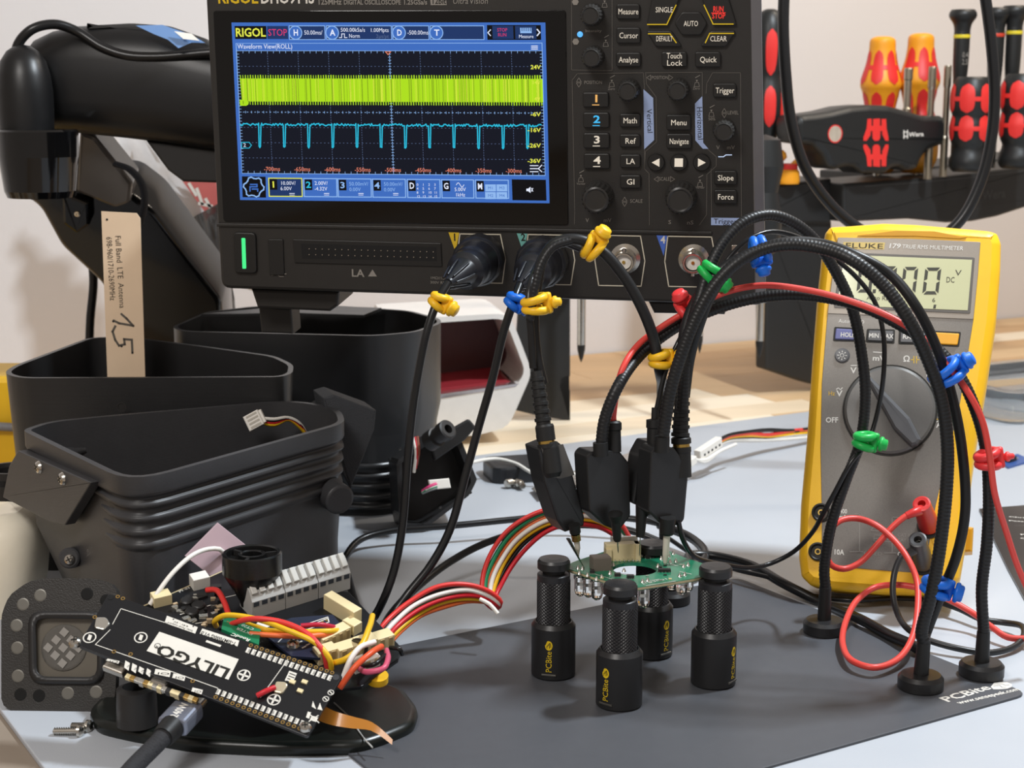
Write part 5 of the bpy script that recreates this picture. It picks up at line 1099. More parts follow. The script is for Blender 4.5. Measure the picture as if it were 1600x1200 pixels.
# ------------------------------------------------------------------ silicone ties
def tie(px, py, Y, dirpx, r, m, label, knob=(1, 0), gap=.36, kr=.34):
    c = W(px, py, Y); a = nrm(W(px + dirpx[0], py + dirpx[1], Y) - c); t = thing('cable_tie', label, 'cable tie', c)
    sd = nrm(np.cross(a, V(0, 1, 0))); 
    if (W(px + knob[0] * 10, py + knob[1] * 10, Y) - c) @ sd < 0: sd = -sd
    bk = nrm(np.cross(a, sd))
    bk = bk if bk[1] < 0 else -bk                 # toward the viewer
    gap = min(gap, .46); tr_ = .19
    for s in (-1, 1):
        pts = [c + a * (s * gap / 2 + .07 * s * math.cos(q)) + (sd * math.cos(q) + bk * math.sin(q)) * r for q in [2 * math.pi * j / 20 for j in range(20)]]
        MB().tube(pts, tr_, m, 10, .1, close=True).build('loop', t)
    f2 = axis_frame(c + sd * r, sd * .9 + bk * .3, a)
    MB().prism(Fr(f2.O, a, np.cross(f2.n, a), f2.n), rect(gap + .5, .36, .16), -.12, .3, m, .1, both=True, smooth=True).build('bridge', t)
    MB().lathe(f2, [(.15, .1), (.15, .34), (kr, .34), (kr + .06, .4), (kr + .06, .5), (kr - .02, .56), (kr - .04, .7), (kr - .12, .74), (.001, .75)], m, 20, sharp=False).build('knob', t)
    return t
tie(685, 470, 74.6, (-10, 18), .3, YEL, 'yellow tie at the collar of the cable from the first input', (1, 1.0), .42)
tie(803, 470, 74.4, (-10, 18), .28, BLU, 'blue tie at the collar of the cable from the second input', (.3, 1.2), .42)
tie(836, 476, 69.9, (3, 20), .46, YEL, 'yellow tie round the sleeves hanging just right of the blue collar tie', (1, .1), .8, .22)
tie(925, 388, 71.0, (18, 12), .42, YEL, 'yellow tie on top of the arch before the empty input socket', (-.6, -1), .42)
tie(1031, 562, 71, (2, 20), .36, YEL, 'yellow tie hanging in front of the oak bench beside the thin lead', (.1, .6), .4, .32)
tie(1110, 426, 71.5, (-14, 16), .42, GRN, 'green tie below the fourth input socket', (1, 0), .5)
tie(1186, 390, 70.0, (18, -4), .46, BLU, 'blue tie at the top of the two arching necks', (0, 1.0), .55, .3)
tie(1076, 488, 71.9, (18, -10), .42, RED, 'red tie where the red lead meets the ribbed neck left of the necks', (-.1, -.8), .42)
tie(1350, 689, 73.9, (-4, 20), .38, GRN, 'green tie across the dial of the multimeter', (1, .2), .55, .3)
tie(1478, 584, 67.8, (12, 18), .62, BLU, 'blue tie on three necks at the right rim of the multimeter', (1, -.2), .5, .34)
tie(1543, 718, 68.2, (3, 20), .42, RED, 'red tie on the right-hand neck against the grey mat', (1, .1), .55, .16)
tie(1462, 917, 67.6, (-6, 20), .5, BLU, 'blue tie low on the two necks in front of the multimeter base', (1, .1), .5, .4)
# ------------------------------------------------------------------ scope probe leads
def lead_from_scope(cx, cy, tip, path, label):
    f_ = SF.put(cx, cy, 0); a0 = f_.O; a1 = W(tip[0], tip[1], tip[2]); t = thing('probe_cable', label, 'cable', W(path[4][0], path[4][1], path[4][2]))
    ax = axis_frame(a0, (a1 - a0) * .65 + SF.n * np.linalg.norm(a1 - a0) * .35); L = np.linalg.norm(a1 - a0)
    PLG = mat('plug rubber', '24252a', .36)
    k = MB().lathe(axis_frame(a0, SF.n * 1.0 + (a1 - a0) / L * .35), [(1.2, .1), (1.26, .25), (1.26, 1.05), (1.16, 1.22), (.9, 1.28)], PLG, 36, fn=lambda a, h, r: 1 + .012 * math.cos(a * 2 * math.pi * 24)).build('collar', t)
    P = cat([a0 + SF.n * 1.0, a0 + SF.n * 1.3 + (a1 - a0) * .28, a0 + (a1 - a0) * .62 + SF.n * .8, a1], .1)
    MB().tube(P, lambda s: (1.12 - .1 * s / .3 if s < .3 else .96 - .02 * (s - .3) if s < .52 else .76 - .54 * (s - .52) / .48), PLG, 26, raw=True).build('plug_body', t)
    k = MB()
    for j in range(7):
        q = [P[int(len(P) * s)] for s in (.62, .78, .94)]; ang = j * 2 * math.pi / 7; d = nrm(P[-1] - P[len(P) // 2]); fr2 = axis_frame(q[0], d)
        k.tube([q[i] + (fr2.u * math.cos(ang) + fr2.v * math.sin(ang)) * (.7, .56, .36)[i] for i in range(3)], .06, PLG, 6, .2)
    k.build('grip_ribs', t)
    MB().tube([a1] + [W(*q) for q in path], .2, CAB, 12, .25).build('cord', t)
    return t
lead_from_scope(752, 402, (700, 442, 75.2), [(684, 470, 74.6), (668, 515, 74.2), (656, 570, 74), (645, 640, 73.8), (637, 720, 73.5), (629, 820, 73), (616, 890, 72.5), (600, 935, 72.2), (583, 966, 72.6), (562, 955, 76), (545, 905, 82), (540, 870, 87), (565, 842, 89), (620, 828, 90), (700, 822, 90.5), (800, 812, 91.5), (880, 805, 92), (960, 808, 91.5), (1030, 818, 90.5), (1085, 845, 88)], 'black cable from the first input hanging left of the other and curling behind the boards')
lead_from_scope(850, 405, (812, 446, 75.2), [(803, 470, 74.4), (788, 515, 74.2), (770, 590, 74), (750, 660, 73.8), (728, 740, 73.4), (702, 830, 72.8), (672, 885, 72.4), (640, 925, 72.0), (612, 963, 71.5), (600, 980, 72.6), (612, 958, 76.5), (640, 928, 79.5), (700, 880, 82.4), (760, 848, 84), (830, 828, 85), (900, 820, 85), (980, 828, 84.5), (1040, 850, 83.8)], 'black cable from the second input hanging right of the other, tied blue')
tag(MB().tube([W(*q) for q in ((1030, 820, 89.6), (1075, 838, 88), (1100, 860, 85.6), (1095, 880, 83), (1080, 882, 82.6), (1078, 868, 84.2), (1110, 868, 84.4), (1170, 882, 83), (1225, 912, 80.2), (1290, 945, 78.6), (1345, 968, 75.5), (1385, 990, 73.6), (1425, 1008, 71.6), (1437, 1016, 71.2))], .26, CAB, 10, .25).build('heavy_probe_cable'), 'heavy black cord lying along the rear edge of the steel plate', 'cable')
tag(MB().tube([W(*q) for q in ((1040, 838, 86.4), (1090, 870, 84.6), (1150, 890, 82.6), (1210, 905, 80.8), (1260, 928, 80), (1330, 938, 78.5), (1400, 935, 78.8), (1460, 938, 78.4))], .13, CAB, 8, .25).build('thin_cable'), 'thin black cord running from the loops to the foot of the multimeter', 'cable')
# ------------------------------------------------------------------ six-wire harness from the green board to the stack
hn = thing('wire_harness', 'six coloured wires looping from the green board back to the board stack', 'wire harness', W(775, 945, 72))
MB().box(Fr(W(975, 848, 71.6), nrm(V(1, .1, 0)), nrm(V(0, .2, 1))), (-.6, .6), (-.25, .3), (-.3, .3), .05, WHT).build('plug', hn)
cols = (('dc3a36', 'bright red wire'), ('1f8a5c', 'green wire'), ('e8703a', 'orange wire'), ('ece8e0', 'white wire'), ('e8b820', 'yellow wire'), (None, 'black cable jacket'), ('c8202c', 'red wire'))
hpx = [(982, 850, 71.6), (962, 826, 72.8), (928, 809, 74.4), (886, 806, 75), (846, 816, 75.2), (808, 842, 75.2), (783, 876, 75), (769, 908, 74.6), (766, 934, 74), (778, 948, 73.3), (780, 944, 73.0), (764, 934, 72.8), (732, 926, 72.4), (690, 932, 71.9), (650, 950, 71.2), (618, 976, 70.2), (594, 1004, 68.8), (578, 1026, 67.8)]
rr = random.Random(12)
for j, (h, nme) in enumerate(cols):
    mm = mat(nme, h or '101011', .4); o = j - 3; P = []
    for i, (x, y, Y) in enumerate(hpx):
        a, b = hpx[max(i - 1, 0)], hpx[min(i + 1, len(hpx) - 1)]; d = nrm(V(b[0] - a[0], b[1] - a[1])); w_ = (2.2, 3.4, 4.2, 4.8, 5.6, 6.6, 6.2, 5, 3.2, 1.4, 1.4, 2.6, 4.4, 5.2, 5, 4.4, 4, 4)[i]
        if i > 10: o2 = ((o + 3) * 3 % 7) - 3
        else: o2 = o
        P.append(W(x + d[1] * w_ * o2 + rr.uniform(-1, 1), y - d[0] * w_ * o2 + rr.uniform(-1, 1), Y + (.12 * (j % 3) if i not in (0,) else 0)))
    MB().tube(P, .115, mm, 8, .2).build('wire', hn)
tag(MB().tube([W(750, 936, 72), W(765, 944, 71.8), W(778, 959, 71.6)], .1, mat('white wire', 'ece8e0', .4), 8, .2).build('cut_wire'), 'white cut wire end poking out under the loop of the coloured harness', 'wire')
# ------------------------------------------------------------------ multimeter
MFm = face_frame(G(1378, 923, 1.1), R(17), R(20))
YM = mat('yellow holster rubber', 'f6bd20', .4, bump=.12, bscale=2200, var=.04)
PGR = mat('panel grey sparkle', '706c67', .38, metal=.4, var=.35, scale=2600); PTP = mat('panel taupe', '8c847a', .4, metal=.3, var=.1, scale=1800); DKG = mat('dark grey meter plastic', '58585a', .34)
me = thing('multimeter', 'yellow handheld digital multimeter leaning back on its stand behind the goose necks', 'multimeter', MFm.p(0, -.5, -2))
OUT = [(1296, 352), (1310, 351), (1330, 350), (1380, 346), (1430, 348), (1500, 354), (1545, 358), (1558, 362), (1564, 378), (1563, 420), (1556, 500), (1541, 600), (1524, 700), (1513, 780), (1508, 850), (1499, 905), (1485, 922), (1450, 929), (1380, 928), (1300, 922), (1265, 914), (1251, 900), (1247, 870), (1250, 790), (1260, 680), (1268, 560), (1276, 460), (1284, 385), (1288, 362)]
MB().pxprism(MFm, OUT, -3.4, 0, YM, .45, .12, smooth=True, both=True).build('holster', me)
PO = [(1309, 371), (1420, 373), (1532, 378), (1528, 430), (1521, 500), (1500, 630), (1486, 690), (1462, 790), (1444, 896), (1360, 890), (1284, 882), (1284, 800), (1282, 700), (1284, 600), (1292, 500), (1302, 420)]
MB().pxprism(MFm, PO, -.3, .02, PGR, .02, .06).build('face_panel', me)
MB().pxprism(MFm, [(1309, 371), (1420, 373), (1532, 378), (1528, 430), (1521, 499), (1400, 494), (1293, 490), (1302, 420)], 0, .07, PTP, .02, .05).build('display_bezel', me)
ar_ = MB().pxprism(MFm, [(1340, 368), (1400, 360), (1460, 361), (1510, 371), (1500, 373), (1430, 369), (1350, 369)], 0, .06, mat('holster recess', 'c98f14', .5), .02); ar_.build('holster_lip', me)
MB().pxprism(MFm, [(1314, 394), (1523, 402), (1516, 490), (1303, 481)], .05, .1, mat('display gasket', '5b5650', .4), .02, .08).build('display_gasket', me)
LC = MB().pxprism(MFm, [(1319, 398), (1519, 406), (1512, 485), (1308, 477)], .08, .115, mat('reflective display', 'c3c398', .35, var=.03, coat=.5), .01).build('display', me)
SEGM = mat('display segment', '3a3a30', .5); k = MB()
def mq(ps, m=SEGM, off=.125): k.quad([MFm.at(x, y, off) for x, y in ps], m)
def digit(x0, x1, y0, y1, segs, w_=5, sl=5):
    h = (y1 - y0); ym = (y0 + y1) / 2
    def P(x, y): return (x + sl * (y1 - y) / h, y)
    S_ = {'a': [(x0 + 2, y0), (x1 - 2, y0), (x1 - w_ - 1, y0 + w_), (x0 + w_ + 1, y0 + w_)], 'd': [(x0 + w_ + 1, y1 - w_), (x1 - w_ - 1, y1 - w_), (x1 - 2, y1), (x0 + 2, y1)],
          'f': [(x0, y0 + 2), (x0 + w_, y0 + w_ + 1), (x0 + w_, ym - 3), (x0, ym - .5)], 'e': [(x0, ym + .5), (x0 + w_, ym + 3), (x0 + w_, y1 - w_ - 1), (x0, y1 - 2)],
          'b': [(x1 - w_, y0 + w_ + 1), (x1, y0 + 2), (x1, ym - .5), (x1 - w_, ym - 3)], 'c': [(x1 - w_, ym + 3), (x1, ym + .5), (x1, y1 - 2), (x1 - w_, y1 - w_ - 1)]}
    for s in segs: mq([P(*q) for q in S_[s]])
for x0, x1, dy in ((1338, 1361, -2), (1373, 1397, -1), (1407, 1430, 0), (1441, 1466, 1)): digit(x0, x1, 417 + dy, 459 + dy, 'abcdef')
mq([(1364, 452), (1369, 452), (1368, 458), (1363, 458)])
k.text(MFm, 'DC', (1478, 441), (1491, 441.5), 9, .125, SEGM); k.text(MFm, 'V', (1492, 430), (1501, 430.5), 9, .125, SEGM); k.text(MFm, 'Auto Range', (1354, 468), (1402, 470), 7, .125, SEGM); k.text(MFm, '6', (1456, 472), (1461, 472), 7, .125, SEGM); mq([(1459, 476), (1463, 476), (1462, 482), (1458, 482)])
k.build('display_segments', LC)
k = MB(); bl_ = k; mq([(1318, 378), (1383, 379), (1381, 390), (1316, 389)], mat('gold label', 'cbb063', .4), .08); k.text(MFm, 'FLUKE', (1320, 387), (1379, 388.5), 8, .09, INKK)
k.text(MFm, '179', (1387, 387.5), (1406, 388), 7.5, .09, INKW, True, .12); k.text(MFm, 'TRUE RMS MULTIMETER', (1409, 388), (1504, 391), 6.5, .09, INKW, False, .1); k.text(MFm, 'AutoHOLD', (1310, 504), (1350, 506), 6, .03, INKW)
YI = mat('yellow legend', 'd8b030', .5)
k.build('name_lettering', me); k = MB()
for s, p0, p1, h, m_, b in (('mV', (1363, 563), (1382, 564), 8, INKW, 1), ('Ω', (1411, 565), (1421, 565), 9, INKW, 1), ('V', (1329, 583), (1337, 583), 9, INKW, 1), ('V', (1307, 619), (1315, 619), 9, INKW, 1), ('OFF', (1290, 660), (1309, 660), 8, INKW, 1), ('A', (1463, 668), (1471, 668), 9, INKW, 1), ('Hz', (1294, 618), (1304, 618), 7, YI, 0), ('mA', (1447, 588), (1462, 589), 7, INKW, 1), ('400', (1312, 802), (1323, 802.5), 7, INKW, 1), ('mA', (1311, 811), (1322, 811.5), 7, INKW, 1), ('10A', (1302, 866), (1318, 867), 8, INKW, 1), ('COM', (1402, 869), (1424, 870), 7, INKW, 1), ('FUSED', (1349, 867), (1378, 868), 5.5, INKG, 0), ('CAT III', (1402, 838), (1424, 839), 5, INKG, 0), ('1000V', (1374, 843), (1393, 844), 5.5, INKG, 0), ('CAT IV', (1402, 846), (1424, 847), 5, INKG, 0)):
    k.text(MFm, s, p0, p1, h, .03, m_, bool(b))
for l, m_ in (([(1365, 550), (1380, 551)], INKW), ([(1330, 571), (1338, 571)], INKW), ([(1464, 655), (1472, 655)], YI), ([(1464, 659), (1467, 657), (1469, 660), (1472, 658)], INKW), ([(1307, 608), (1310, 606), (1313, 609), (1316, 606)], INKW), ([(1424, 562), (1428, 562)], YI), ([(1428, 557), (1428, 567)], YI), ([(1432, 557), (1432, 567)], YI), ([(1432, 562), (1436, 562)], YI), ([(1336, 803), (1343, 803), (1343, 862), (1328, 862)], INKG), ([(1343, 862), (1348, 862)], INKG), ([(1394, 862), (1394, 808), (1424, 810)], INKG), ([(1382, 864), (1400, 864)], INKG), ([(1366, 842), (1371, 842)], INKG)): k.stroke(MFm, l, .045, .03, m_)
k.stroke(MFm, [(1361, 829), (1368, 818), (1375, 830)], .04, .03, INKG, True); k.stroke(MFm, [(1366, 836), (1400, 838), (1399, 847), (1365, 845)], .03, .03, INKG, True)
k.build('panel_lettering', me)
for ps, m_, s, a, b in (([(1306, 513), (1341, 515), (1339, 531), (1304, 530)], mat('slate blue key', '6a6c9c', .45), 'HOLD', (1313, 526), (1337, 527)), ([(1357, 516), (1396, 517), (1395, 534), (1355, 532)], DKG, 'MIN MAX', (1357, 527), (1395, 529)), ([(1407, 517), (1447, 519), (1446, 536), (1406, 535)], DKG, 'RANGE', (1410, 529), (1444, 531)), ([(1459, 519), (1499, 521), (1496, 539), (1457, 537)], mat('amber key', 'e8a62a', .42), None, 0, 0)):
    MB().pxprism(MFm, [(x + (dx), y + dy) for (x, y), (dx, dy) in zip(ps, ((-2.5, -2.5), (2.5, -2.5), (2.5, 3), (-2.5, 3)))], .0, .05, INKK, .01, .08).build('key_gasket', me)
    o = MB().pxprism(MFm, ps, .02, .16, m_, .05, .08).build('button', me)
    if s: MB().text(MFm, s, a, b, 7, .17, INKW, True).build('legend', o)
lb = MFm.put(1316, 556, 0); o = MB().lathe(lb, [(.4, 0), (.4, .05), (.34, .06), (.33, .12), (.001, .13)], DKG, 24).build('lamp_button', me)
k = MB(); k.quad([lb.p(*q, .14) for q in circ(.11, 14)], INKW); k.quad([lb.p(*q, .144) for q in circ(.08, 14)], DKG)
for j in range(8): a = j * math.pi / 4; k.quad([lb.p(r_ * math.cos(a + d), r_ * math.sin(a + d), .14) for r_, d in ((.16, -.12), (.25, -.1), (.25, .1), (.16, .12))], INKW)
k.build('lamp_symbol', o)
# dial
ctr = MFm.ab(1390, 641, .03); rx = (MFm.ab(1462, 643, .03)[0] - MFm.ab(1318, 639, .03)[0]) / 2
DF = MFm.sub(ctr[0], ctr[1], .02)
dl = MB().lathe(DF, [(rx * 1.02, 0), (rx * 1.02, .03), (rx, .03), (rx * .985, .16), (rx * .93, .22), (.001, .24)], mat('dial grey', '6b6966', .28, metal=.3, var=.15, scale=2000), 56).build('rotary_dial', me)
MB().ring(DF, circ(rx * 1.03, 56), circ(rx * .995, 56), 0, .05, INKK).build('dial_gap', dl)
pa, pb = MFm.ab(1357, 592, .3), MFm.ab(1432, 694, .3); dv = nrm(V(*pb) - V(*pa)); L2 = np.linalg.norm(V(*pb) - V(*pa)) / 2; cx, cy = (V(*pa) + V(*pb)) / 2
GFm = Fr(MFm.p(cx, cy, .22), MFm.u * dv[0] + MFm.v * dv[1], -MFm.u * dv[1] + MFm.v * dv[0], MFm.n)
MB().prism(GFm, [(-L2 * 1.02, -.12), (L2 * .4, -.5), (L2, -.3), (L2 * 1.05, 0), (L2, .3), (L2 * .4, .5), (-L2 * 1.02, .12)], 0, .55, DKG, .16).build('pointer_grip', dl)
# jacks, plugs
for x, y in ((1283, 801), (1278, 862)):
    f_ = MFm.put(x, y, .02); o = MB().lathe(f_, [(.48, 0), (.48, .12), (.4, .14), (.34, .08), (.32, -.3), (.001, -.3)], INKK, 26).build('input_jack', me)
    MB().lathe(f_, [(.16, -.3), (.16, .06), (.1, .06), (.1, -.3)], BRASS, 14).build('contact', o)
f_ = MFm.put(1452, 822, .02); MB().lathe(f_, [(.62, 0), (.62, .1), (.4, .12)], INKK, 26).build('input_jack', me); f2_ = MFm.put(1442, 880, .02); MB().lathe(f2_, [(.62, 0), (.62, .1), (.4, .12)], INKK, 26).build('input_jack', me)
RP = mat('red plug plastic', 'c8302e', .35)
def banana(f_, tgt_, m, label, wirepts, wm):
    a1 = tgt_; ax = axis_frame(f_.O, a1 - f_.O); L = np.linalg.norm(a1 - f_.O); t = thing('test_lead', label, 'test lead', V(f_.O[0], f_.O[1], f_.O[2] - .6))
    MB().lathe(ax, [(.5, 0), (.52, .2), (.5, .8), (.45, L * .75), (.44, L), (.36, L + .02), (.2, L), (.18, L - .6), (.001, L - .6)], m, 22).build('plug', t)
    MB().lathe(ax, [(.17, L - .55), (.15, L - .3), (.12, L - .3), (.001, L - .5)], STEEL, 12).build('plug_core', t)
    MB().tube([ax.p(0, 0, L * .75)] + [W(*q) for q in wirepts[:2]], lambda s: .3 - .12 * s, m, 12, .1).build('strain_boot', t)
    MB().tube([W(*q) for q in wirepts], .155, wm, 10, .2).build('lead_wire', t)
banana(f_, W(1440, 787, 76.9), RP, 'red test lead looping twice in front of the multimeter from its red plug', [(1430, 800, 76.7), (1416, 806, 76.6), (1396, 822, 76.5), (1370, 852, 76.4), (1342, 880, 76.3), (1318, 889, 76.2), (1298, 882, 76.1), (1291, 860, 76.2), (1295, 832, 76.4), (1312, 814, 76.7), (1338, 810, 76.9), (1368, 820, 76.4), (1395, 842, 75.8), (1418, 872, 74.8), (1432, 905, 74), (1434, 950, 72.6), (1424, 1000, 70.8), (1400, 1032, 69.3), (1365, 1043, 68.5), (1334, 1034, 69.2), (1317, 1008, 71.4), (1322, 970, 74), (1340, 937, 75.8), (1370, 917, 76.8), (1405, 914, 76.4), (1440, 920, 76), (1480, 936, 75.6), (1520, 958, 74.8), (1550, 980, 73.6), (1575, 996, 72.8), (1615, 998, 72.4)], RW)
banana(f2_, W(1434, 843, 76.2), mat('black plug plastic', '3a3a3b', .35), 'black test lead leaving the common jack of the multimeter', [(1424, 862, 76.4), (1410, 868, 76.2), (1399, 890, 75.8), (1395, 925, 75.2), (1402, 958, 74.4), (1420, 984, 73), (1450, 1000, 72.2), (1500, 1014, 71.4), (1545, 1020, 71.2), (1585, 1010, 72), (1600, 992, 73), (1596, 978, 74), (1570, 973, 75), (1535, 968, 75.4), (1500, 952, 76.6), (1462, 938, 77.8)], mat('black test wire', '242425', .35))
# tilt stand
MB().pxprism(MFm, [(1440, 812), (1521, 824), (1519, 862), (1440, 868)], -5.6, -3.3, mat('amber stand', 'd89c1e', .45), .12).build('tilt_stand', me)
# ------------------------------------------------------------------ tool racks
RB = mat('rack black plastic', '232323', .5, bump=.1, bscale=1500)
RF = Fr(W(1318, 300, 138), E1, (0, 0, 1)); RN = RF.n
rk = thing('tool_rack', 'black tool rack behind the multimeter holding T-handle, bit shafts and screwdrivers', 'rack', RF.p(8, -12, -3))
MB().pxprism(RF, [(1318, 287), (1480, 275), (1640, 256), (1640, 312), (1600, 325), (1560, 338), (1520, 346), (1480, 348), (1420, 342), (1318, 347)], -6.5, 0, RB, .25, .2).build('shelf_beam', rk)
MB().pxprism(RF, [(1350, 270), (1480, 258), (1640, 240), (1640, 290), (1350, 320)], -13, -6.5, RB, .2, .2).build('stepped_shelf', rk)
t = MB(); t.stroke(RF, [(1352, 291), (1420, 286), (1520, 277), (1640, 262)], .1, .02, mat('rack edge', '3c3c3c', .5)); t.text(RF, 'Wera', (1535, 312), (1570, 308), 10, .02, mat('embossed black', '343434', .5), True); t.text(RF, 'W', (1511, 298), (1517, 297), 9, .02, mat('embossed black', '343434', .5), True); t.build('embossed_lettering', rk)
rl = Fr(W(1255, 400, 139), E1, (0, 0, 1)); lr = thing('screwdriver_rack', 'second black tool rack with a deep solid leg left of the multimeter', 'rack', rl.p(0, -10, -4))
MB().pxprism(rl, [(1170, 294), (1300, 278), (1300, 350), (1170, 350)], -6, .4, RB, .25, .2).build('shelf_beam', lr)
MB().pxprism(rl, [(1197, 345), (1300, 345), (1300, 608), (1262, 599), (1197, 577)], -1.5, 0, RB, .2, .2).build('leg', lr)
bf = Fr(W(860, 560, 127), nrm(V(1, .1, 0)), (0, 0, 1)); bs = thing('bracket_plate', 'flat black bracket plate with a notch standing on the oak bench', 'bracket', bf.p(0, -5, -.3))
MB().pxprism(bf, [(815, 400), (891, 400), (891, 588), (884, 589), (877, 594), (876, 602), (880, 608), (891, 610), (891, 657), (850, 652), (800, 640)], -.6, 0, RB, .08, .06).build('plate', bs)
MB().pxprism(bf, [(815, 396), (1200, 330), (1200, 345), (891, 412)], -1.5, -.3, RB, .1).build('cross_rail', bs)
# ------------------------------------------------------------------ tools
BH, RH, YH = mat('tool black', '1c1d1d', .42), mat('tool red', 'd8302c', .45), mat('tool amber', 'e89a1e', .45)
def prof_px(cx, Y, rows):                     # rows of (y pixel, half width pixel) -> (r, z)
    q = Y / FPX * 1.0; z0 = W(cx, rows[0][0], Y)[2]; return W(cx, rows[0][0], Y), [(h * Y / FPX * 1.016, W(cx, y, Y)[2] - z0) for y, h in rows]
def handle(name, label, cx, Y, rows, m, pads=None, pm=None, group=None, extra=None, shaft=None):
    base, pr_ = prof_px(cx, Y, rows[::-1]); f_ = Fr(base, (1, 0, 0), (0, 1, 0)); t = thing(name, label, 'screwdriver', base if not shaft else f_.p(0, 0, -shaft[1]), group)
    pr2 = []
    for i in range(len(pr_) - 1):
        for s in range(4):
            a = [pr_[max(i - 1, 0)], pr_[i], pr_[i + 1], pr_[min(i + 2, len(pr_) - 1)]]; u = s / 4
            pr2.append(tuple(.5 * (2 * a[1][c] + (a[2][c] - a[0][c]) * u + (2 * a[0][c] - 5 * a[1][c] + 4 * a[2][c] - a[3][c]) * u * u + (3 * a[1][c] - a[0][c] - 3 * a[2][c] + a[3][c]) * u ** 3) for c in (0, 1)))
    pr2 = [(max(r_, .001), z) for r_, z in pr2] + [pr_[-1], (.001, pr_[-1][1])]
    k = MB().lathe(f_, [(.001, 0)] + pr2, m, 32, sharp=False); k.build('handle', t)
    zs = [p[1] for p in pr2[:-1]]; rs_ = [p[0] for p in pr2[:-1]]
    for (a0, hw, y0, y1) in pads or []:
        z1, z0 = W(cx, y0, Y)[2] - base[2], W(cx, y1, Y)[2] - base[2]; k = MB(); n_ = 10; rings = []
        for i in range(n_ + 1):
            z = z0 + (z1 - z0) * i / n_; r_ = np.interp(z, zs, rs_) + .05; w_ = hw * max(.02, 1 - abs(2 * i / n_ - 1) ** 4) ** .5
            rings.append([f_.p(r_ * math.cos(a0 + w_ * j), r_ * math.sin(a0 + w_ * j), z) for j in (-1, -.6, -.2, .2, .6, 1)])
        k.loft(rings, pm, False, False, True, False); k.build('grip_pad', t)
    if shaft: MB().lathe(f_, [(shaft[0] * .7, -shaft[1]), (shaft[0], -shaft[1] + .3), (shaft[0], .05)], STEEL, 12).build('blade', t)
    return t, f_, base
D = math.pi / 2
FR_ = -D                                       # the angle that faces the viewer
for cx, l in ((1371, 'amber insulated screwdriver with red pads, left of its twin behind the T-handle'), (1430, 'amber insulated screwdriver with red pads, right of its twin behind the T-handle')):
    dy = 0 if cx < 1400 else -5; off = 0 if cx < 1400 else .45
    handle('insulated_screwdriver', l, cx, 146, [(57 + dy, 9), (59 + dy, 15), (64 + dy, 19), (80 + dy, 20), (100 + dy, 23), (130 + dy, 31), (146 + dy, 27), (175 + dy, 22), (200 + dy, 30), (250 + dy, 32), (270, 20)], YH, [(FR_ + a + off, .33, y0 + dy, y1 + dy) for a in (-1.35, -.45, .45, 1.35) for y0, y1 in ((79, 132), (144, 200))] + [(FR_ + a + off, .4, 102 + dy, 109 + dy) for a in (-.9, 0, .9)], RH, 'insulated screwdrivers', shaft=(.4, 2))
for cx, y0, l in ((1513, 120, 'stubby black screwdriver with red pads in front of the precision driver with the yellow ring'), (1590, 115, 'stubby black screwdriver with red pads cut by the frame edge')):
    handle('stubby_screwdriver', l, cx, 139.2, [(y0, 22), (y0 + 6, 26), (y0 + 25, 31), (y0 + 50, 31), (y0 + 62, 28), (y0 + 80, 31), (y0 + 100, 29), (y0 + 112, 25), (y0 + 130, 30), (y0 + 142, 29), (y0 + 148, 24)], BH, [(FR_ + a, .36, y0 + p, y0 + q) for a in (-1.5, -.5, .5, 1.5) for p, q in ((11, 56), (60, 100))] + [(FR_ + a, .4, y0 + p, y0 + p + 7) for a in (-1, 0, 1) for p in (31, 77)], RH, 'stubby screwdrivers')
t, f_, _ = handle('large_screwdriver', 'black screwdriver with long red pads half hidden by the edge of the oscilloscope', 1196, 137.5, [(14, 6), (20, 15), (40, 22), (75, 24), (105, 21), (122, 19), (150, 24), (185, 23), (205, 16), (240, 15), (275, 22), (290, 22)], BH, [(FR_ + a, .36, p, q) for a in (-1.1, 0, 1.1) for p, q in ((46, 118), (134, 198))], RH, shaft=(.45, 2))
MB().text3('Wera', f_.p(.5, -1.0, .8), V(.0, -.05, 2.6), V(-.7, 0, 0), INKW, True).build('printed_lettering', t)
for cx, yt, rm, ry, l in ((1493, 15, 'dcc832', 57, 'slim black precision driver with a yellow ring beside the shaft rack'), (1546, 12, 'c8402c', 55, 'slim black precision driver with a red ring hidden behind the hanging cord'), (1573, 9, 'dcc832', 51, 'slim black precision driver with a yellow ring right of the hanging cord')):
    t, f_, b_ = handle('precision_driver', l, cx, 142.5, [(yt, 17), (yt + 5, 20), (yt + 12, 20), (yt + 22, 14), (yt + 32, 12), (ry, 12), (100, 11.5), (130, 10), (200, 9), (262, 8)], BH, None, None, 'precision drivers')
    zr = W(cx, ry, 142.5)[2] - b_[2]; MB().lathe(f_, [(.71, zr - .15), (.73, zr - .1), (.73, zr + .1), (.71, zr + .15)], mat('ring ' + rm, rm, .4), 20, cap0=False, cap1=False).build('ring', t)
    if cx == 1493: MB().text3('0.4', f_.p(-.1, -.72, zr - 1.8), V(.5, 0, 0), V(0, 0, .45), INKG).build('printed_lettering', t); MB().text3('2.5', f_.p(-.1, -.72, zr - 2.4), V(.5, 0, 0), V(0, 0, .45), INKG).build('printed_lettering', t)
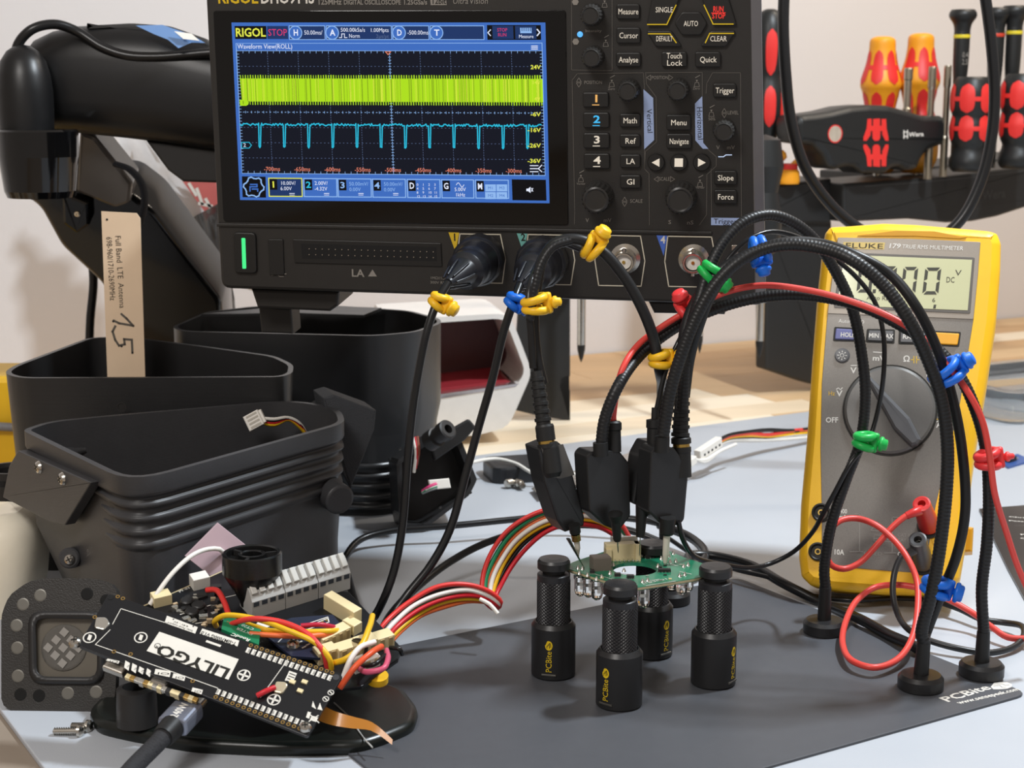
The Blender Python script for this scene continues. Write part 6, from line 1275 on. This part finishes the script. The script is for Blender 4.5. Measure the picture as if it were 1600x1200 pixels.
for cx, y0, y1, w_, l in ((1415.5, 106, 190, 7, 'bright round shaft in front of the left amber screwdriver, nearest the T-handle crown'), (1449, 104, 266, 6.5, 'bright hexagonal shaft at the right end of the T-handle'), (1473, 102, 262, 5.8, 'bright shaft just left of the yellow-ringed precision driver')):
    base = W(cx, y1 + 14, 140.5); f_ = Fr(base, (1, 0, 0), (0, 1, 0)); zt = W(cx, y0, 140.5)[2] - base[2]; r_ = w_ * 140.5 / FPX
    k = MB().lathe(f_, [(r_, 0), (r_, zt * .35), (r_ * .82, zt * .37), (r_ * .82, zt * .8), (r_, zt * .82), (r_, zt - .1), (r_ * .85, zt)], mat('nickel shaft', 'b4ab9a', .3, 1), 6 if cx == 1449 else 16); k = k.build('bit_shaft')
    tag(k, l, 'bit shaft', 'bright bit shafts in the rack')
# T-handle
TF = Fr(W(1365, 230, 136.8), E1, (0, 0, 1)); th = thing('t_handle_driver', 'black T-handle driver with a red emblem and a hanging hole', 'screwdriver', W(1367, 270, 136.8))
def c7(x, y): return (1180 + x / 3.3333, y / 3.3333)
TO = [c7(*q) for q in ((225, 700), (222, 640), (235, 605), (260, 598), (320, 592), (400, 580), (500, 555), (600, 546), (700, 550), (800, 577), (880, 602), (985, 603), (1003, 630), (1010, 745), (960, 762), (905, 785), (870, 830), (850, 882), (800, 890), (760, 868), (720, 876), (690, 905), (570, 905), (530, 872), (480, 868), (425, 885), (390, 872), (362, 805), (312, 757), (235, 745))]
MB().pxprism(TF, TO, -3.4, 0, BH, .5, .25, smooth=True, both=True).build('handle', th)
k = MB(); hx, hy = TF.ab(*c7(416, 697), 0); k.lathe(TF.sub(hx, hy, 0), [(.75, -.05), (.75, .03), (.66, .03)], RH, 26, cap0=False, cap1=False); k.lathe(TF.sub(hx, hy, 0), [(.66, .02), (.001, .02)], mat('wall seen through hole', 'd9cbb8', .8), 26); k.build('hanging_hole', th)
k = MB()
for ps in ([(585, 620), (606, 618), (606, 655), (614, 655), (614, 620), (650, 617), (650, 655), (658, 655), (658, 620), (682, 620), (684, 670), (694, 715), (694, 733), (678, 733), (662, 700), (662, 682), (652, 682), (650, 722), (640, 733), (622, 733), (612, 722), (610, 682), (602, 682), (600, 705), (580, 733), (564, 733), (564, 715), (580, 670)],):
    k.quad([TF.at(*c7(*q), .02) for q in ps], RH); k.quad([TF.at(*c7(x, 1486 - y), .02) for x, y in ps], RH)
k.text(TF, 'Wera', c7(800, 712), c7(875, 708), 5, .02, INKW, True); k.text(TF, 'H', c7(770, 698), c7(795, 697), 4.5, .02, INKW, True); k.text(TF, 'H', c7(770, 722), c7(795, 721), 5, .02, INKW, True); k.build('emblem', th)
# amber fuse puller left of the T-handle
pf_ = W(1231, 287, 137.2); f_ = Fr(pf_, (1, 0, 0), (0, 1, 0)); q = 137.2 / FPX
yc = thing('cutter_cap', 'small amber cap with a red top and two hooked arms left of the T-handle', 'cap', pf_)
MB().lathe(f_, [(17 * q, 0), (18 * q, .2), (17.5 * q, 1.0), (15 * q, 1.2)], YH, 24).build('body', yc); MB().lathe(f_, [(14.5 * q, 1.1), (14.5 * q, 1.65), (12 * q, 1.7), (11 * q, 1.4), (.001, 1.4)], RH, 24).build('top', yc)
for pts in ([(1219, 262), (1216, 252), (1226, 245), (1222, 238), (1212, 236)], [(1238, 258), (1247, 248), (1243, 238), (1251, 231)]): MB().tube([W(x, y, 137.2) for x, y in pts], .22, YH, 8, .2).build('hook', yc)
# hanging cord and hanging screwdrivers
tag(MB().tube([W(x, y, 104) for x, y in ((1226, -30), (1224, 40), (1228, 120), (1236, 190), (1258, 262), (1296, 318), (1340, 356), (1400, 385), (1458, 378), (1500, 345), (1530, 290), (1548, 222), (1554, 150), (1549, 70), (1536, -30))], .37, CAB, 12, .4).build('hanging_cable'), 'thick black cord hanging in a deep loop before the tool rack', 'cable')
for cx, yt, r_, l in ((908, 566, 6.5, 'screwdriver hanging tip-down behind the empty input socket'), (1093, 552, 5, 'screwdriver hanging tip-down behind the red-tied necks'), (1186, 560, 6.5, 'screwdriver hanging tip-down beside the leg of the side rack')):
    b_ = W(cx, yt, 124); f_ = Fr(b_, (1, 0, 0), (0, 1, 0)); q = 124 / FPX; t = thing('hanging_screwdriver', l, 'screwdriver', b_, 'hanging screwdrivers')
    MB().lathe(f_, [(.02, 0), (r_ * .5 * q, .35), (r_ * .95 * q, 1.0), (r_ * q, 1.4)], mat('dark blade tip', '3c3a38', .35, .8), 14).build('tip', t); MB().lathe(f_, [(r_ * q, 1.4), (r_ * q, 8)], STEEL, 16).build('blade', t)
    MB().lathe(f_, [(.6, 8), (1.3, 8.6), (1.5, 11), (1.1, 13), (1.5, 15), (1.2, 17), (.001, 17.4)], BH, 20).build('handle', t)
# white open box
WF = Fr(W(740, 680, 118), nrm(V(1, .18, 0)), (0, 0, 1)); wb_ = thing('desk_organiser', 'white rounded open box with a dark red lining behind the hanging cables', 'box', W(745, 680, 122))
WO = [(600, 500), (780, 490), (797, 494), (806, 514), (828, 572), (829, 588), (800, 655), (790, 668), (755, 678), (600, 700)]
WI = [(600, 510), (776, 498), (789, 500), (798, 520), (819, 575), (818, 584), (810, 600), (600, 632)]
ol, il = [V(*WF.ab(*q)) for q in WO], [V(*WF.ab(*q)) for q in WI]
fx_ = lambda l: (lambda p: p if area2(p) > 0 else p[::-1])(rpoly(l, .4))
ol, il = fx_(ol), fx_(il); WW = mat('white box plastic', 'efe9e2', .35)
cI = np.mean(np.array(il), axis=0); a_ = respx(ol, 80); 
def alignr(src, ref, n=80):
    s = respx(src, n); k0 = min(range(n), key=lambda i: np.linalg.norm(s[i] - ref[0])); return s[k0:] + s[:k0]
MB().ring(WF, a_, alignr(il, a_), -9, 0, WW).build('shell', wb_)
MB().prism(WF, [tuple(q) for q in inset(il, -.05)], -9, -7.5, mat('dark red lining', '5e3a3c', .4), 0).build('lining', wb_)
MB().pxprism(WF, [(600, 628), (811, 599), (806, 604), (600, 638)], -6, .05, mat('mirror lip', 'c8c0c0', .1, .9), .02).build('chrome_lip', wb_)
MB().pxprism(WF, [(600, 618), (790, 594), (805, 598), (600, 628)], -7, -1, mat('red floor', 'a03038', .3), .02).build('red_floor', wb_)
# black puck with sma tips and its lead
pk_ = G(812, 752, MZ); pu = thing('antenna_puck', 'flat black antenna puck on the mat with two metal plug tips in front', 'antenna', pk_)
k = MB(); k.prism(flat(pk_[0], pk_[1] + 1.4, 0, .25), rect(4.6, 3.8, .9), MZ, 1.0, mat('scuffed black plastic', '242528', .4, bump=.4, bscale=400), .15); k.build('body', pu)
for a, b in (((790, 764), (803, 762)), ((808, 762), (822, 770))):
    p0, p1 = G(*a, MZ) + V(0, 0, .35), G(*b, MZ) + V(0, 0, .35); f_ = axis_frame(p0, p1 - p0); MB().lathe(f_, [(.22, 0), (.3, .1), (.3, .5), (.2, .55), (.2, 1.0)], STEEL, 14).build('plug_tip', pu)
tag(MB().tube([W(718, 730, 104), W(740, 722, 105), W(775, 717, 106), W(805, 724, 105.5), W(830, 738, 104), W(850, 744, 104), W(880, 742, 104), W(930, 740, 105)], .13, mat('white wire', 'ece8e0', .4), 8, .3).build('white_coax'), 'white lead curving from the slanted box over the antenna puck', 'wire')
tp = MB(); q_ = [(830, 770), (870, 756), (930, 735), (1000, 712), (1010, 722), (930, 752), (880, 775), (845, 785)]; tp.quad([G(x, y, MZ) + V(0, 0, .3 + .2 * (i % 2)) for i, (x, y) in enumerate(q_)], mat('smoky flat cable', '77716a', .25, trans=.3)); tp.quad([G(x, y, MZ) + V(0, 0, .26 + .2 * (i % 2)) for i, (x, y) in enumerate(q_)], mat('smoky flat cable', '77716a', .25, trans=.3))
tag(tp.build('flat_cable'), 'smoky see-through flat cable on the mat behind the probes', 'ribbon cable')
# harness with white plug left of the multimeter
hw = thing('connector_harness', 'white five-pin plug with coloured wires running behind the multimeter', 'wire harness', G(1110, 715, MZ))
p0, p1 = W(1090, 712, 106), W(1124, 690, 108); f_ = Fr(p0, nrm(p1 - p0), nrm(np.cross(nrm(np.cross(p1 - p0, V(0, 0, 1))), p1 - p0)))
L = np.linalg.norm(p1 - p0); k = MB(); k.box(f_, (0, L), (-.35, .35), (-.3, .25), .05, WHT)
for j in range(5): k.box(f_, (L * (.15 + j * .17), L * (.22 + j * .17)), (-.16, .0), (.24, .26), 0, DRK, False)
k.build('plug', hw); MB().box(Fr(W(1080, 720, 105.5), f_.u, f_.v), (-.4, .35), (-.3, .25), (-.3, .25), .06, WHT).build('end_plug', hw)
for j, mm in enumerate((CAB, rwo, ow, yw, CAB, ww, ww)):
    MB().tube([W(1120, 690 + j, 108), W(1140, 680 + j * 1.5, 110), W(1170, 675 + j * 2.2, 112), W(1200, 678 + j * 1.6 - (j == 0) * 6, 114), W(1240, 673 + j * 2 - (j % 3) * 2, 116), W(1280, 668 + j * 2.2, 118)], .15, mm, 8, .3).build('wire', hw)
for j in range(2): MB().tube([W(1084, 716 + j * 2, 105.6), W(1100, 722 - j * 3, 106), W(1125, 705, 107.5), W(1150, 694, 109)], .12, ww, 6, .3).build('wire', hw)
# card, small board, clear box at the right edge
cd = MB(); cpx = [(1530, 792), (1620, 785), (1700, 900), (1602, 934), (1575, 885)]
cpl = [G(x, y, MZ + .25) for x, y in cpx]; cd.prism(FLAT, [(q[0], q[1]) for q in cpl], MZ, MZ + .14, mat('black card', '1c1c1e', .3, coat=.2), .01); cdo = cd.build('printed_card'); tag(cdo, 'black printed card with small white words at the right edge of the mat', 'card')
CF = Fr((0, 0, MZ + .14), (1, 0, 0), (0, 1, 0)); t = MB()
for s, a, b, h in (('Chris', (1576, 808), (1606, 810), 6), ('Passe', (1576, 814), (1606, 816), 6), ('P', (1595, 836), (1602, 836), 6), ('C', (1595, 842), (1602, 842), 6)): t.text(CF, s, a, b, h, .015, INKW, True)
t.stroke(CF, [(1586, 821), (1606, 821)], .04, .015, INKG); t.build('printed_lettering', cdo)
sb = thing('tiny_board', 'tiny blue circuit board with a black chip lying on the mat at the right edge', 'circuit board', G(1578, 725, MZ))
bp = [G(x, y, MZ) for x, y in ((1556, 722), (1590, 712), (1612, 722), (1575, 733))]; MB().prism(FLAT, [(q[0], q[1]) for q in bp], MZ, MZ + .16, mat('blue solder mask', '3c5c9c', .3), .02).build('board', sb)
k = MB(); f_ = Fr(G(1580, 719, .1), nrm(bp[1] - bp[0]), nrm(V(-(bp[1] - bp[0])[1], (bp[1] - bp[0])[0], 0)), (0, 0, 1)); k.box(f_, (-.6, .3), (-.25, .35), (0, .3), .03, BLK, False); k.box(f_, (.4, .7), (-.2, .2), (0, .1), 0, SOL, False); k.build('chip', sb)
cbx = thing('clear_tray', 'clear plastic tray on the bench beyond the right rim of the multimeter', 'tray', G(1580, 640, MZ))
CLR = mat('clear plastic', 'e8ecee', .06, trans=.95, ior=1.3, var=.02); cq = G(1560, 655, MZ); tf_ = flat(cq[0] + 5, cq[1] + 6, MZ, BETA)
MB().ring(tf_, respx(rect(16, 11, 1.5), 60), respx(rect(15.7, 10.7, 1.4), 60), 0, 2.6, CLR, True).build('wall', cbx); MB().prism(tf_, rect(16, 11, 1.5), 0, .15, CLR).build('tray_base', cbx)
MB().ring(tf_.sub(0, 0, 2.6), respx(rect(17, 12, 1.8), 60), respx(rect(15.7, 10.7, 1.4), 60), 0, .12, CLR).build('rim', cbx)
